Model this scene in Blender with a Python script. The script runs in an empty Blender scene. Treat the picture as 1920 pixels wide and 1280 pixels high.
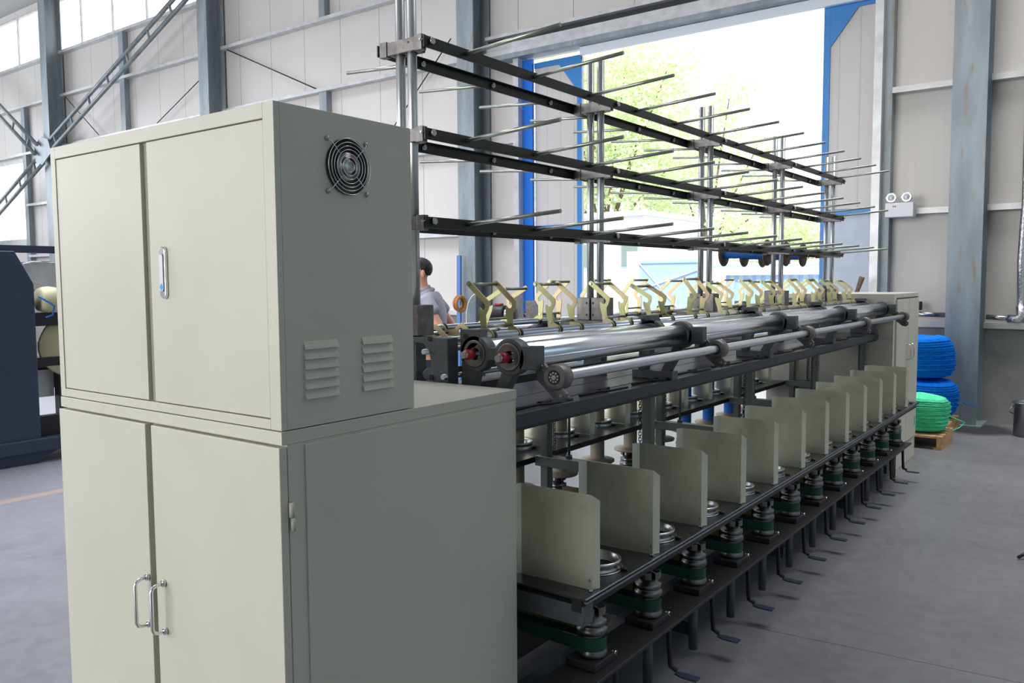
import bpy, math, random
from mathutils import Vector, Matrix, Euler
random.seed(7)
R = math.radians
C = bpy.context.scene.collection
sc = bpy.context.scene

# ---------------------------------------------------------------- camera
cam_d = bpy.data.cameras.new('camera')
cam_d.sensor_width = 36.0
cam_d.lens = 1546.1 / 1920 * 36.0
cam_d.clip_end = 300
cam = bpy.data.objects.new('camera', cam_d)
C.objects.link(cam)
_y, _p, _r = R(36.71), R(-4.199), R(-0.3615)
_f = Vector((math.cos(_p) * math.cos(_y), math.cos(_p) * math.sin(_y), math.sin(_p)))
_rt = _f.cross(Vector((0, 0, 1))).normalized()
_u = _rt.cross(_f)
_r2 = _rt * math.cos(_r) + _u * math.sin(_r)
_u2 = -_rt * math.sin(_r) + _u * math.cos(_r)
cam.matrix_world = Matrix(((_r2.x, _u2.x, -_f.x, 0), (_r2.y, _u2.y, -_f.y, 0), (_r2.z, _u2.z, -_f.z, 1.6), (0, 0, 0, 1)))
sc.camera = cam

# ---------------------------------------------------------------- exposure, sky, daylight
sc.view_settings.view_transform = 'Standard'
sc.view_settings.look = 'None'
sc.view_settings.gamma = 1
sc.view_settings.use_curve_mapping = False
sc.view_settings.exposure = 0.0
sc.cycles.max_bounces = 8
sc.cycles.diffuse_bounces = 4
sc.cycles.glossy_bounces = 4
sc.cycles.transmission_bounces = 6
sc.cycles.transparent_max_bounces = 8
sc.cycles.caustics_reflective = False
sc.cycles.caustics_refractive = False
sc.cycles.use_denoising = True
sc.cycles.sample_clamp_indirect = 6.0

w = bpy.data.worlds.new('sky')
sc.world = w
w.use_nodes = True
bg = w.node_tree.nodes['Background']
bg.inputs[0].default_value = (0.93, 0.97, 1.0, 1)
bg.inputs[1].default_value = 1.9

def light(name, kind, loc, rot, energy, color=(1, 1, 1), size=1, size_y=1, spread=180):
    d = bpy.data.lights.new(name, kind)
    d.energy = energy
    d.color = color
    if kind == 'AREA':
        d.shape = 'RECTANGLE'; d.size = size; d.size_y = size_y; d.spread = R(spread)
    o = bpy.data.objects.new(name, d)
    C.objects.link(o); o.location = loc; o.rotation_euler = rot
    return o
sun = light('sun', 'SUN', (20, 0, 20), (R(38), 0, R(-75)), 3.6, (1, 0.97, 0.9))
sun.data.angle = R(2)
# daylight by rear gate and left glazing; the last three are added fill lamps
light('rear_gate_daylight', 'AREA', (-9.8, 7.0, 3.3), (0, R(-90), 0), 1050, (1, 0.985, 0.96), 5.6, 11)
light('left_glazing_daylight', 'AREA', (-1.0, 29.8, 5.4), (R(-90), 0, 0), 1300, (0.86, 0.91, 1.0), 16, 4.5)
light('left_ceiling_fill', 'AREA', (3.0, 12.0, 8.85), (0, 0, 0), 1600, (0.90, 0.91, 1.0), 9, 10, 110)  # added lamp under the closed ceiling, brightens the left floor
light('gate_ceiling_fill', 'AREA', (7.9, -1.0, 8.85), (0, 0, 0), 270, (1.0, 0.98, 0.96), 4, 7, 100)  # added lamp under the closed ceiling, lifts the gate wall panels
light('right_wall_fill', 'AREA', (3.5, -7.9, 4.6), (R(90), 0, 0), 38, (0.5, 0.9, 1.0), 12, 3)  # added cool lamp inside the closed right wall, tints the cabinet side

# ---------------------------------------------------------------- materials
def nt(name):
    m = bpy.data.materials.new(name); m.use_nodes = True
    return m, m.node_tree.nodes, m.node_tree.links, m.node_tree.nodes['Principled BSDF']

def mat(name, col, rough=0.5, metal=0.0, var=0.0, scale=6.0, bump=0.0, bscale=60.0, rvar=0.0, spec=0.5, coat=0.0, col2=None, stretch=(1, 1, 1), emit=0):
    m, N, L, b = nt(name)
    b.inputs['Base Color'].default_value = (*col, 1)
    b.inputs['Roughness'].default_value = rough
    b.inputs['Metallic'].default_value = metal
    b.inputs['Specular IOR Level'].default_value = spec
    b.inputs['Coat Weight'].default_value = coat
    if emit:
        b.inputs['Emission Color'].default_value = (*col, 1); b.inputs['Emission Strength'].default_value = emit
    if var or col2 or rvar or bump:
        tc = N.new('ShaderNodeTexCoord'); mp = N.new('ShaderNodeMapping')
        mp.inputs['Scale'].default_value = stretch
        L.new(tc.outputs['Object'], mp.inputs['Vector'])
    if var or col2 or rvar:
        no = N.new('ShaderNodeTexNoise'); no.inputs['Scale'].default_value = scale; no.inputs['Detail'].default_value = 6
        L.new(mp.outputs['Vector'], no.inputs['Vector'])
    if var or col2:
        cr = N.new('ShaderNodeValToRGB')
        c2 = col2 or tuple(min(1, c * (1 + var)) for c in col)
        c1 = col if col2 else tuple(c * (1 - var) for c in col)
        cr.color_ramp.elements[0].position = 0.35; cr.color_ramp.elements[0].color = (*c1, 1)
        cr.color_ramp.elements[1].position = 0.68; cr.color_ramp.elements[1].color = (*c2, 1)
        L.new(no.outputs['Fac'], cr.inputs['Fac']); L.new(cr.outputs['Color'], b.inputs['Base Color'])
    if rvar:
        mr = N.new('ShaderNodeMapRange')
        mr.inputs['To Min'].default_value = max(0.02, rough - rvar); mr.inputs['To Max'].default_value = rough + rvar
        L.new(no.outputs['Fac'], mr.inputs['Value']); L.new(mr.outputs['Result'], b.inputs['Roughness'])
    if bump:
        n2 = N.new('ShaderNodeTexNoise'); n2.inputs['Scale'].default_value = bscale; n2.inputs['Detail'].default_value = 4
        L.new(mp.outputs['Vector'], n2.inputs['Vector'])
        bp = N.new('ShaderNodeBump'); bp.inputs['Strength'].default_value = bump; bp.inputs['Distance'].default_value = 0.01
        L.new(n2.outputs['Fac'], bp.inputs['Height']); L.new(bp.outputs['Normal'], b.inputs['Normal'])
    return m

def math_node(N, L, op, a, b=None, c=None):
    n = N.new('ShaderNodeMath'); n.operation = op
    for i, v in enumerate((a, b, c)):
        if v is None: continue
        if isinstance(v, (int, float)): n.inputs[i].default_value = v
        else: L.new(v, n.inputs[i])
    return n.outputs[0]

def panel_mat(name, col, axis='Y', pitch=1.0, ribs=0.1, line=0.45):
    # insulated wall panel: fine vertical ribs and a darker joint every metre
    m, N, L, b = nt(name)
    tc = N.new('ShaderNodeTexCoord'); sp = N.new('ShaderNodeSeparateXYZ'); L.new(tc.outputs['Object'], sp.inputs[0])
    v = sp.outputs[axis]
    fr = math_node(N, L, 'FRACT', math_node(N, L, 'DIVIDE', math_node(N, L, 'ADD', v, 100.37), pitch))
    j = math_node(N, L, 'LESS_THAN', fr, 0.012 / pitch)
    fr2 = math_node(N, L, 'FRACT', math_node(N, L, 'DIVIDE', math_node(N, L, 'ADD', v, 100.0), ribs))
    g = math_node(N, L, 'LESS_THAN', fr2, 0.12)
    no = N.new('ShaderNodeTexNoise'); no.inputs['Scale'].default_value = 0.9; no.inputs['Detail'].default_value = 5
    mp = N.new('ShaderNodeMapping'); mp.inputs['Scale'].default_value = (1, 1, 0.35) ; L.new(tc.outputs['Object'], mp.inputs[0]); L.new(mp.outputs[0], no.inputs[0])
    cr = N.new('ShaderNodeValToRGB')
    cr.color_ramp.elements[0].position = 0.3; cr.color_ramp.elements[0].color = (*[c * 0.93 for c in col], 1)
    cr.color_ramp.elements[1].position = 0.7; cr.color_ramp.elements[1].color = (*col, 1)
    L.new(no.outputs['Fac'], cr.inputs[0])
    mx = N.new('ShaderNodeMix'); mx.data_type = 'RGBA'; mx.inputs['B'].default_value = (*[c * line for c in col], 1)
    L.new(j, mx.inputs['Factor']); L.new(cr.outputs[0], mx.inputs['A']); L.new(mx.outputs['Result'], b.inputs['Base Color'])
    h = math_node(N, L, 'ADD', math_node(N, L, 'MULTIPLY', g, -0.35), math_node(N, L, 'MULTIPLY', j, -1.0))
    bp = N.new('ShaderNodeBump'); bp.inputs['Strength'].default_value = 0.5; bp.inputs['Distance'].default_value = 0.004
    L.new(h, bp.inputs['Height']); L.new(bp.outputs[0], b.inputs['Normal'])
    b.inputs['Roughness'].default_value = 0.38
    return m

def floor_mat():
    m, N, L, b = nt('concrete_floor')
    tc = N.new('ShaderNodeTexCoord'); sp = N.new('ShaderNodeSeparateXYZ'); L.new(tc.outputs['Object'], sp.inputs[0])
    n1 = N.new('ShaderNodeTexNoise'); n1.inputs['Scale'].default_value = 0.7; n1.inputs['Detail'].default_value = 8; n1.inputs['Roughness'].default_value = 0.65
    n2 = N.new('ShaderNodeTexNoise'); n2.inputs['Scale'].default_value = 14; n2.inputs['Detail'].default_value = 6
    L.new(tc.outputs['Object'], n1.inputs[0]); L.new(tc.outputs['Object'], n2.inputs[0])
    s = math_node(N, L, 'ADD', math_node(N, L, 'MULTIPLY', n1.outputs['Fac'], 0.65), math_node(N, L, 'MULTIPLY', n2.outputs['Fac'], 0.35))
    cr = N.new('ShaderNodeValToRGB')
    cr.color_ramp.elements[0].position = 0.36; cr.color_ramp.elements[0].color = (0.142, 0.146, 0.160, 1)
    cr.color_ramp.elements[1].position = 0.64; cr.color_ramp.elements[1].color = (0.222, 0.226, 0.245, 1)
    L.new(s, cr.inputs[0])
    # faded orange lane line, saw joint, oil stain near the bales
    y = sp.outputs['Y']; x = sp.outputs['X']
    wob = math_node(N, L, 'MULTIPLY', math_node(N, L, 'SUBTRACT', n2.outputs['Fac'], 0.5), 0.03)
    d1 = math_node(N, L, 'ABSOLUTE', math_node(N, L, 'SUBTRACT', math_node(N, L, 'ADD', y, wob), 6.58))
    l1 = math_node(N, L, 'MULTIPLY', math_node(N, L, 'LESS_THAN', d1, 0.055), 0.32)
    m1 = N.new('ShaderNodeMix'); m1.data_type = 'RGBA'; m1.inputs['B'].default_value = (0.55, 0.33, 0.17, 1)
    L.new(l1, m1.inputs['Factor']); L.new(cr.outputs[0], m1.inputs['A'])
    d2 = math_node(N, L, 'ABSOLUTE', math_node(N, L, 'SUBTRACT', math_node(N, L, 'ADD', x, math_node(N, L, 'ADD', math_node(N, L, 'MULTIPLY', y, 0.1), math_node(N, L, 'MULTIPLY', wob, 0.25))), 3.76))
    l2 = math_node(N, L, 'MULTIPLY', math_node(N, L, 'LESS_THAN', d2, 0.0025), math_node(N, L, 'LESS_THAN', y, 1.6))
    m2 = N.new('ShaderNodeMix'); m2.data_type = 'RGBA'; m2.inputs['B'].default_value = (0.03, 0.03, 0.03, 1)
    L.new(l2, m2.inputs['Factor']); L.new(m1.outputs['Result'], m2.inputs['A'])
    dx = math_node(N, L, 'DIVIDE', math_node(N, L, 'SUBTRACT', x, 9.9), 0.42); dy = math_node(N, L, 'DIVIDE', math_node(N, L, 'SUBTRACT', y, 1.22), 0.36)
    rr = math_node(N, L, 'SQRT', math_node(N, L, 'ADD', math_node(N, L, 'MULTIPLY', dx, dx), math_node(N, L, 'MULTIPLY', dy, dy)))
    st = N.new('ShaderNodeMapRange'); st.inputs['From Min'].default_value = 0.7; st.inputs['From Max'].default_value = 1.1; st.inputs['To Min'].default_value = 0.85; st.inputs['To Max'].default_value = 0
    L.new(math_node(N, L, 'ADD', rr, wob), st.inputs['Value'])
    m3 = N.new('ShaderNodeMix'); m3.data_type = 'RGBA'; m3.inputs['B'].default_value = (0.02, 0.02, 0.022, 1)
    L.new(st.outputs[0], m3.inputs['Factor']); L.new(m2.outputs['Result'], m3.inputs['A'])
    L.new(m3.outputs['Result'], b.inputs['Base Color'])
    mr = N.new('ShaderNodeMapRange'); mr.inputs['To Min'].default_value = 0.3; mr.inputs['To Max'].default_value = 0.5
    L.new(s, mr.inputs['Value']); L.new(mr.outputs[0], b.inputs['Roughness'])
    bp = N.new('ShaderNodeBump'); bp.inputs['Strength'].default_value = 0.15; bp.inputs['Distance'].default_value = 0.01
    L.new(n2.outputs['Fac'], bp.inputs['Height']); L.new(bp.outputs[0], b.inputs['Normal'])
    b.inputs['Specular IOR Level'].default_value = 0.6
    return m

M = {}
M['cab'] = mat('cream_cabinet_paint', (0.60, 0.585, 0.505), 0.38, var=0.03, scale=3, bump=0.05, bscale=220)
M['cab_dark'] = mat('cabinet_gap', (0.06, 0.06, 0.05), 0.7)
M['mullion'] = mat('shaded_cabinet_paint', (0.30, 0.29, 0.24), 0.45)  # cabinet cream darkened: shade of the recess put into the colour
M['chrome'] = mat('chrome', (0.78, 0.79, 0.8), 0.12, 1.0)
M['black'] = mat('black_plastic', (0.012, 0.012, 0.014), 0.5)
M['red'] = mat('red_paint', (0.42, 0.015, 0.03), 0.35)
M['redlab'] = mat('dark_red_print', (0.2, 0.02, 0.03), 0.5)
M['blue_sticker'] = mat('blue_sticker', (0.05, 0.35, 0.85), 0.4)
M['roller'] = mat('chromed_roller', (0.85, 0.89, 0.98), 0.2, 1.0)
M['shaft'] = mat('bright_shaft', (0.68, 0.72, 0.80), 0.28, 1.0)
M['cast'] = mat('dark_grey_casting', (0.11, 0.12, 0.132), 0.45, 0.25, var=0.15, scale=14, bump=0.15, bscale=150)
M['clampm'] = mat('phosphated_clamp', (0.20, 0.19, 0.185), 0.42, 0.6, var=0.25, scale=30)
M['machine'] = mat('blue_black_machine_paint', (0.032, 0.045, 0.062), 0.4, 0.1, var=0.15, scale=8)
M['tabletop'] = mat('dark_table_sheet', (0.10, 0.10, 0.11), 0.30, 0.35, var=0.15, scale=5, rvar=0.06)
M['galv_post'] = mat('galvanised_pipe', (0.52, 0.54, 0.55), 0.33, 0.85, var=0.15, scale=18, stretch=(1, 1, 0.2), rvar=0.08)
M['rail'] = mat('black_painted_rail', (0.014, 0.017, 0.016), 0.36, 0.2, var=0.2, scale=30)
M['zinc_rod'] = mat('yellowish_zinc_rod', (0.40, 0.42, 0.36), 0.33, 0.8, var=0.12, scale=25)
M['fin'] = mat('galvanised_sheet', (0.78, 0.78, 0.64), 0.33, 0.6, var=0.16, scale=5, rvar=0.08, bump=0.03, bscale=12)
M['edge'] = mat('edge_highlight_metal', (0.30, 0.33, 0.42), 0.28, 1.0)  # edge highlight put into a brighter, bluer metal than the tray
M['tray'] = mat('dark_oiled_tray', (0.05, 0.055, 0.06), 0.3, 0.5, var=0.25, scale=9, rvar=0.1)
M['steel2'] = mat('dull_turned_steel', (0.22, 0.22, 0.22), 0.33, 1.0, var=0.15, scale=30)
M['steel'] = mat('machined_steel', (0.42, 0.42, 0.42), 0.28, 1.0, var=0.1, scale=30)
M['yellowzinc'] = mat('iridescent_yellow_zinc', (0.50, 0.55, 0.23), 0.36, 0.35, col2=(0.74, 0.46, 0.33), scale=7)
M['greenpaint'] = mat('green_belt', (0.008, 0.07, 0.045), 0.6)
M['olive'] = mat('olive_belt', (0.09, 0.08, 0.015), 0.6)
M['bolt'] = mat('zinc_bolt', (0.45, 0.47, 0.48), 0.25, 0.9)
M['bluegreypost'] = mat('grey_green_post', (0.15, 0.175, 0.165), 0.4, 0.3)
M['bobbin'] = mat('aged_bobbin', (0.30, 0.255, 0.19), 0.55, var=0.15, scale=12)
M['blueyarn'] = mat('blue_yarn', (0.01, 0.13, 0.5), 0.7, var=0.15, scale=60, bump=0.3, bscale=200, stretch=(1, 1, 6))
M['browndisc'] = mat('brown_spool_flange', (0.12, 0.075, 0.05), 0.6, var=0.3, scale=40)
M['panel'] = panel_mat('cream_wall_panel', (0.70, 0.665, 0.63), 'Y', 1.0, 0.1)
M['panel_x'] = panel_mat('grey_green_wall_panel_side', (0.38, 0.46, 0.47), 'X', 1.0, 0.1)
M['leaf_panel'] = panel_mat('sliding_leaf_panel', (0.66, 0.63, 0.61), 'Y', 0.24, 0.12, 0.8)
M['leaf_low'] = mat('pale_blue_leaf_sheet', (0.50, 0.56, 0.68), 0.4, var=0.05)
M['concrete_wall'] = mat('cement_wall', (0.36, 0.36, 0.34), 0.8, var=0.15, scale=3, bump=0.2)
def steelcol_mat():
    m = mat('galvanised_column', (0.22, 0.26, 0.285), 0.42, 0.12, col2=(0.33, 0.375, 0.405), scale=2.2, stretch=(2.5, 2.5, 0.5), bump=0.1, bscale=20)
    N, L = m.node_tree.nodes, m.node_tree.links; b = N['Principled BSDF']
    src = b.inputs['Base Color'].links[0].from_socket
    tc = N.new('ShaderNodeTexCoord'); mp = N.new('ShaderNodeMapping'); mp.inputs['Scale'].default_value = (9, 9, 1.6); L.new(tc.outputs['Object'], mp.inputs[0])
    no = N.new('ShaderNodeTexNoise'); no.inputs['Scale'].default_value = 1.6; no.inputs['Detail'].default_value = 7; L.new(mp.outputs[0], no.inputs[0])
    mr = N.new('ShaderNodeMapRange'); mr.inputs['From Min'].default_value = 0.60; mr.inputs['From Max'].default_value = 0.70; mr.inputs['To Max'].default_value = 0.6; L.new(no.outputs['Fac'], mr.inputs[0])
    mx = N.new('ShaderNodeMix'); mx.data_type = 'RGBA'; mx.inputs['B'].default_value = (0.27, 0.19, 0.09, 1)
    L.new(mr.outputs[0], mx.inputs['Factor']); L.new(src, mx.inputs['A']); L.new(mx.outputs['Result'], b.inputs['Base Color'])
    return m
M['steelcol'] = steelcol_mat()
M['girt'] = mat('galvanised_girt', (0.60, 0.61, 0.615), 0.36, 0.25, var=0.12, scale=6)
M['rust'] = mat('rust_stain', (0.28, 0.19, 0.09), 0.8)
M['doorblue'] = mat('blue_door_paint', (0.01, 0.17, 0.72), 0.4)
M['doorblue2'] = mat('mid_blue_door_paint', (0.04, 0.24, 0.62), 0.4)
M['glasswhite'] = mat('translucent_strip', (0.8, 0.86, 0.95), 0.4)
M['white'] = mat('white_plastic', (0.72, 0.74, 0.78), 0.4)
M['ceil'] = mat('roof_sheet', (0.42, 0.42, 0.42), 0.6)
M['lampglass'] = mat('lamp_reflector', (0.75, 0.77, 0.82), 0.15, 0.6)
M['darkgrey'] = mat('dark_grey', (0.03, 0.03, 0.035), 0.6)
M['foil'] = mat('crinkled_foil', (0.75, 0.75, 0.8), 0.25, 1.0, bump=0.9, bscale=45)
M['wood'] = mat('pallet_wood', (0.50, 0.30, 0.15), 0.7, var=0.25, scale=5, stretch=(1, 6, 6))
M['bluerope'] = mat('blue_rope', (0.0, 0.22, 1.0), 0.8, spec=0.2, var=0.2, scale=18, stretch=(1, 1, 5), bump=0.5, bscale=60)
M['greenrope'] = mat('mint_green_rope', (0.12, 0.88, 0.45), 0.8, spec=0.2, var=0.15, scale=14, stretch=(1, 1, 5), bump=0.5, bscale=60)
M['stainless'] = mat('stainless_steel', (0.5, 0.5, 0.5), 0.25, 1.0)
M['slate'] = mat('slate_blue_machine_paint', (0.035, 0.05, 0.085), 0.42, 0.1, var=0.08)
M['ivory'] = mat('ivory_drum', (0.58, 0.54, 0.33), 0.5)
M['shirt'] = mat('grey_lilac_cloth', (0.33, 0.33, 0.40), 0.85, var=0.08, scale=12, bump=0.4, bscale=14)
M['skin'] = mat('skin', (0.72, 0.37, 0.25), 0.5, var=0.06, scale=8)
M['hair'] = mat('black_hair', (0.012, 0.01, 0.01), 0.6, bump=0.5, bscale=160)
M['trouser'] = mat('dark_trousers', (0.03, 0.03, 0.05), 0.8)
M['orange'] = mat('orange_cable', (0.40, 0.17, 0.03), 0.5)
M['bluepole'] = mat('blue_pole', (0.10, 0.22, 0.50), 0.5)
M['asphalt'] = mat('pale_yard_concrete', (0.55, 0.55, 0.54), 0.8, var=0.08, scale=0.8)
M['whitewall'] = mat('white_render_wall', (0.85, 0.86, 0.88), 0.8)
M['fence'] = mat('pale_blue_sheet', (0.40, 0.57, 0.82), 0.6)
M['winglass'] = mat('window_glass_far', (0.25, 0.34, 0.33), 0.2)
M['bark'] = mat('tree_bark', (0.2, 0.15, 0.1), 0.9)
M['floor'] = floor_mat()
def leaf_mat(name, c1, c2):
    m, N, L, b = nt(name)
    oi = N.new('ShaderNodeNewGeometry'); cr = N.new('ShaderNodeValToRGB')
    cr.color_ramp.elements[0].color = (*c1, 1); cr.color_ramp.elements[1].color = (*c2, 1)
    L.new(oi.outputs['Random Per Island'], cr.inputs[0]); L.new(cr.outputs[0], b.inputs['Base Color'])
    b.inputs['Roughness'].default_value = 0.5
    tr = N.new('ShaderNodeBsdfTranslucent'); L.new(cr.outputs[0], tr.inputs[0])
    mx = N.new('ShaderNodeMixShader'); mx.inputs[0].default_value = 0.5
    L.new(b.outputs[0], mx.inputs[1]); L.new(tr.outputs[0], mx.inputs[2])
    L.new(mx.outputs[0], N['Material Output'].inputs[0])
    return m
M['leaf'] = leaf_mat('tree_leaves', (0.60, 0.74, 0.40), (0.93, 0.97, 0.76))

# ---------------------------------------------------------------- mesh builder
class MB:
    def __init__(s): s.v = []; s.f = []; s.sm = []
    def add(s, vs, fs, smooth=False):
        n = len(s.v); s.v += [tuple(p) for p in vs]
        s.f += [tuple(i + n for i in f) for f in fs]; s.sm += [smooth] * len(fs); return s
    def box(s, a, b):
        x0, x1 = sorted((a[0], b[0])); y0, y1 = sorted((a[1], b[1])); z0, z1 = sorted((a[2], b[2]))
        return s.add([(x0, y0, z0), (x1, y0, z0), (x1, y1, z0), (x0, y1, z0), (x0, y0, z1), (x1, y0, z1), (x1, y1, z1), (x0, y1, z1)],
                     [(0, 3, 2, 1), (4, 5, 6, 7), (0, 1, 5, 4), (1, 2, 6, 5), (2, 3, 7, 6), (3, 0, 4, 7)])
    def cyl(s, p0, p1, r0, n=16, r1=None, caps=True, smooth=True):
        p0 = Vector(p0); p1 = Vector(p1); r1 = r0 if r1 is None else r1
        d = (p1 - p0).normalized(); a = d.orthogonal().normalized(); b = d.cross(a)
        vs = []
        for p, r in ((p0, r0), (p1, r1)):
            for i in range(n):
                t = 2 * math.pi * i / n; vs.append(p + a * (r * math.cos(t)) + b * (r * math.sin(t)))
        s.add(vs, [(i, (i + 1) % n, n + (i + 1) % n, n + i) for i in range(n)], smooth)
        if caps:
            k = len(s.v) - 2 * n
            s.f += [tuple(k + i for i in reversed(range(n))), tuple(k + n + i for i in range(n))]; s.sm += [False, False]
        return s
    def tube(s, pts, r, n=10, closed=False):
        pts = [Vector(p) for p in pts]; m = len(pts); rings = []
        up = None
        for i, p in enumerate(pts):
            if closed: t = pts[(i + 1) % m] - pts[i - 1]
            else: t = pts[min(i + 1, m - 1)] - pts[max(i - 1, 0)]
            t.normalize()
            if up is None: up = t.orthogonal().normalized()
            up = (up - t * up.dot(t)).normalized(); b = t.cross(up)
            rr = r[i] if isinstance(r, (list, tuple)) else r
            rings.append([p + up * (rr * math.cos(2 * math.pi * j / n)) + b * (rr * math.sin(2 * math.pi * j / n)) for j in range(n)])
        vs = [q for g in rings for q in g]; fs = []
        for i in range(m if closed else m - 1):
            k = (i + 1) % m
            fs += [(i * n + j, i * n + (j + 1) % n, k * n + (j + 1) % n, k * n + j) for j in range(n)]
        s.add(vs, fs, True)
        if not closed:
            k = len(s.v) - len(vs)
            s.f += [tuple(k + j for j in reversed(range(n))), tuple(k + (m - 1) * n + j for j in range(n))]; s.sm += [False, False]
        return s
    def prism(s, poly, d0, d1, axis='X'):
        # polygon given in the two other axes (Y,Z for X; X,Z for Y; X,Y for Z)
        n = len(poly)
        def P(a, b, d): return {'X': (d, a, b), 'Y': (a, d, b), 'Z': (a, b, d)}[axis]
        ar = sum(poly[i][0] * poly[(i + 1) % n][1] - poly[(i + 1) % n][0] * poly[i][1] for i in range(n))
        if (ar < 0) != (axis == 'Y'): poly = poly[::-1]
        d0, d1 = min(d0, d1), max(d0, d1)
        vs = [P(a, b, d0) for a, b in poly] + [P(a, b, d1) for a, b in poly]
        return s.add(vs, [tuple(reversed(range(n))), tuple(range(n, 2 * n))] + [(i, (i + 1) % n, n + (i + 1) % n, n + i) for i in range(n)])
    def lathe(s, prof, c=(0, 0, 0), n=32, axis='Z', smooth=True):
        vs = []
        for r, h in prof:
            for i in range(n):
                t = 2 * math.pi * i / n; a, b = r * math.cos(t), r * math.sin(t)
                q = {'Z': (a, b, h), 'X': (h, a, b), 'Y': (b, h, a)}[axis]
                vs.append((q[0] + c[0], q[1] + c[1], q[2] + c[2]))
        fs = []
        for k in range(len(prof) - 1):
            fs += [(k * n + i, k * n + (i + 1) % n, (k + 1) * n + (i + 1) % n, (k + 1) * n + i) for i in range(n)]
        return s.add(vs, fs, smooth)
    def torus(s, c, R_, r, axis='Z', n=32, m=8):
        pts = []
        for i in range(n):
            t = 2 * math.pi * i / n; a, b = R_ * math.cos(t), R_ * math.sin(t)
            q = {'Z': (a, b, 0), 'X': (0, a, b), 'Y': (b, 0, a)}[axis]
            pts.append((q[0] + c[0], q[1] + c[1], q[2] + c[2]))
        return s.tube(pts, r, m, True)
    def build(s, name, m, parent=None, bevel=0.0, origin=None, auto=True):
        me = bpy.data.meshes.new(name)
        o0 = origin
        if o0 is None:
            if parent is not None: o0 = (0, 0, 0)
            else:
                xs = [p[0] for p in s.v]; ys = [p[1] for p in s.v]; zs = [p[2] for p in s.v]
                o0 = ((min(xs) + max(xs)) / 2, (min(ys) + max(ys)) / 2, min(zs))
        off = Vector(o0)
        if parent is not None: off = Vector(parent.get('_w', (0, 0, 0)))
        me.from_pydata([tuple(Vector(p) - off) for p in s.v], [], s.f)
        me.polygons.foreach_set('use_smooth', s.sm)
        me.materials.append(m); me.update()
        o = bpy.data.objects.new(name, me); C.objects.link(o)
        if parent is not None:
            o.parent = parent; o['_w'] = list(off)
        else:
            o.location = off; o['_w'] = list(off)
        if bevel:
            bm_ = o.modifiers.new('bevel', 'BEVEL'); bm_.width = bevel; bm_.segments = 2; bm_.limit_method = 'ANGLE'; bm_.angle_limit = R(40)
        return o

ORD = ['first', 'second', 'third', 'fourth', 'fifth', 'sixth', 'seventh', 'eighth', 'ninth', 'tenth', 'eleventh', 'twelfth', 'thirteenth']
def tag(o, label=None, cat=None, group=None, kind=None):
    if label: o['label'] = label
    if cat: o['category'] = cat
    if group: o['group'] = group
    if kind: o['kind'] = kind
    return o
def thing(name, loc, label, cat, group=None):
    o = bpy.data.objects.new(name, None); C.objects.link(o); o.location = loc; o.empty_display_size = 0.1
    o['_w'] = list(loc)
    return tag(o, label, cat, group)
def kids(o): return [c for c in list(o.children)]
def dup(root, delta, label, group=None):
    r = root.copy(); C.objects.link(r); r.location = Vector(root.location) + Vector(delta)
    r['label'] = label
    if group: r['group'] = group
    for c in kids(root):
        a = c.copy(); C.objects.link(a); a.parent = r
        for g in kids(c):
            b = g.copy(); C.objects.link(b); b.parent = a
    return r
def struct(name, mb, m, bevel=0.0):
    o = mb.build(name, m, None, bevel, (0, 0, 0)); o['kind'] = 'structure'; return o
def bx(a, b): return MB().box(a, b)

# ---------------------------------------------------------------- the hall
WX = 10.45                       # inner face of the gate wall
struct('floor', bx((-10, -8, -0.15), (WX + 0.1, 30, 0)), M['floor'])
struct('ceiling', bx((-10, -8, 9.0), (WX + 0.1, 30, 9.1)), M['ceil'])
g = MB()                         # gate wall with the gate opening and glazed openings
for a, b in (((-8, 1.03), (2.40, 9.0)), ((2.40, 4.96), (7.52, 9.0)), ((7.52, 1.03), (15.25, 9.0)), ((15.25, 1.03), (24.2, 7.45)), ((24.2, 5.05), (30, 7.45)), ((24.2, 1.03), (30, 2.75)), ((15.25, 8.85), (30, 9.0))):
    g.box((WX, a[0], a[1]), (WX + 0.1, b[0], b[1]))
struct('wall_far', g, M['panel'])
g = MB()
for y0, y1 in ((-8, 2.40), (7.52, 30)): g.box((WX - 0.02, y0, 0), (WX + 0.12, y1, 1.03))
struct('wall_far_plinth', g, M['concrete_wall'])
struct('wall_right', bx((-10, -8.1, 0), (WX, -8, 9)), M['panel_x'])
g = MB()
g.box((-10, 30, 0), (WX, 30.1, 3.0)).box((-10, 30, 7.8), (WX, 30.1, 9)).box((8, 30, 3), (WX, 30.1, 7.8)).box((-10, 30, 3), (-9.2, 30.1, 7.8))
struct('wall_left', g, M['panel_x'])
g = MB()
g.box((-10.1, -8, 0), (-10, 1.4, 9)).box((-10.1, 12.6, 0), (-10, 30, 9)).box((-10.1, 1.4, 6.2), (-10, 12.6, 9))
struct('wall_near', g, M['panel'])
# clerestory glazing (mullions and panes) of the gate wall, left part
wn = MB()
for y in (16.6, 18.1, 19.6, 21.1, 22.9, 24.6, 26.2, 27.8, 29.4): wn.box((WX + 0.02, y - 0.02, 7.45), (WX + 0.06, y + 0.02, 8.85))
wn.box((WX, 15.25, 7.45), (WX + 0.08, 30, 7.5)).box((WX, 15.25, 8.8), (WX + 0.08, 30, 8.85))
win = struct('window_1', wn, M['girt'])
wn = MB(); wn.box((WX, 24.2, 2.75), (WX + 0.08, 24.3, 5.05)).box((WX, 24.3, 4.97), (WX + 0.08, 30, 5.05)).box((WX, 24.3, 2.75), (WX + 0.08, 30, 2.85)).box((WX + 0.02, 26.8, 2.8), (WX + 0.06, 26.86, 5.0))
struct('window_2', wn, M['girt'])

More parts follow.
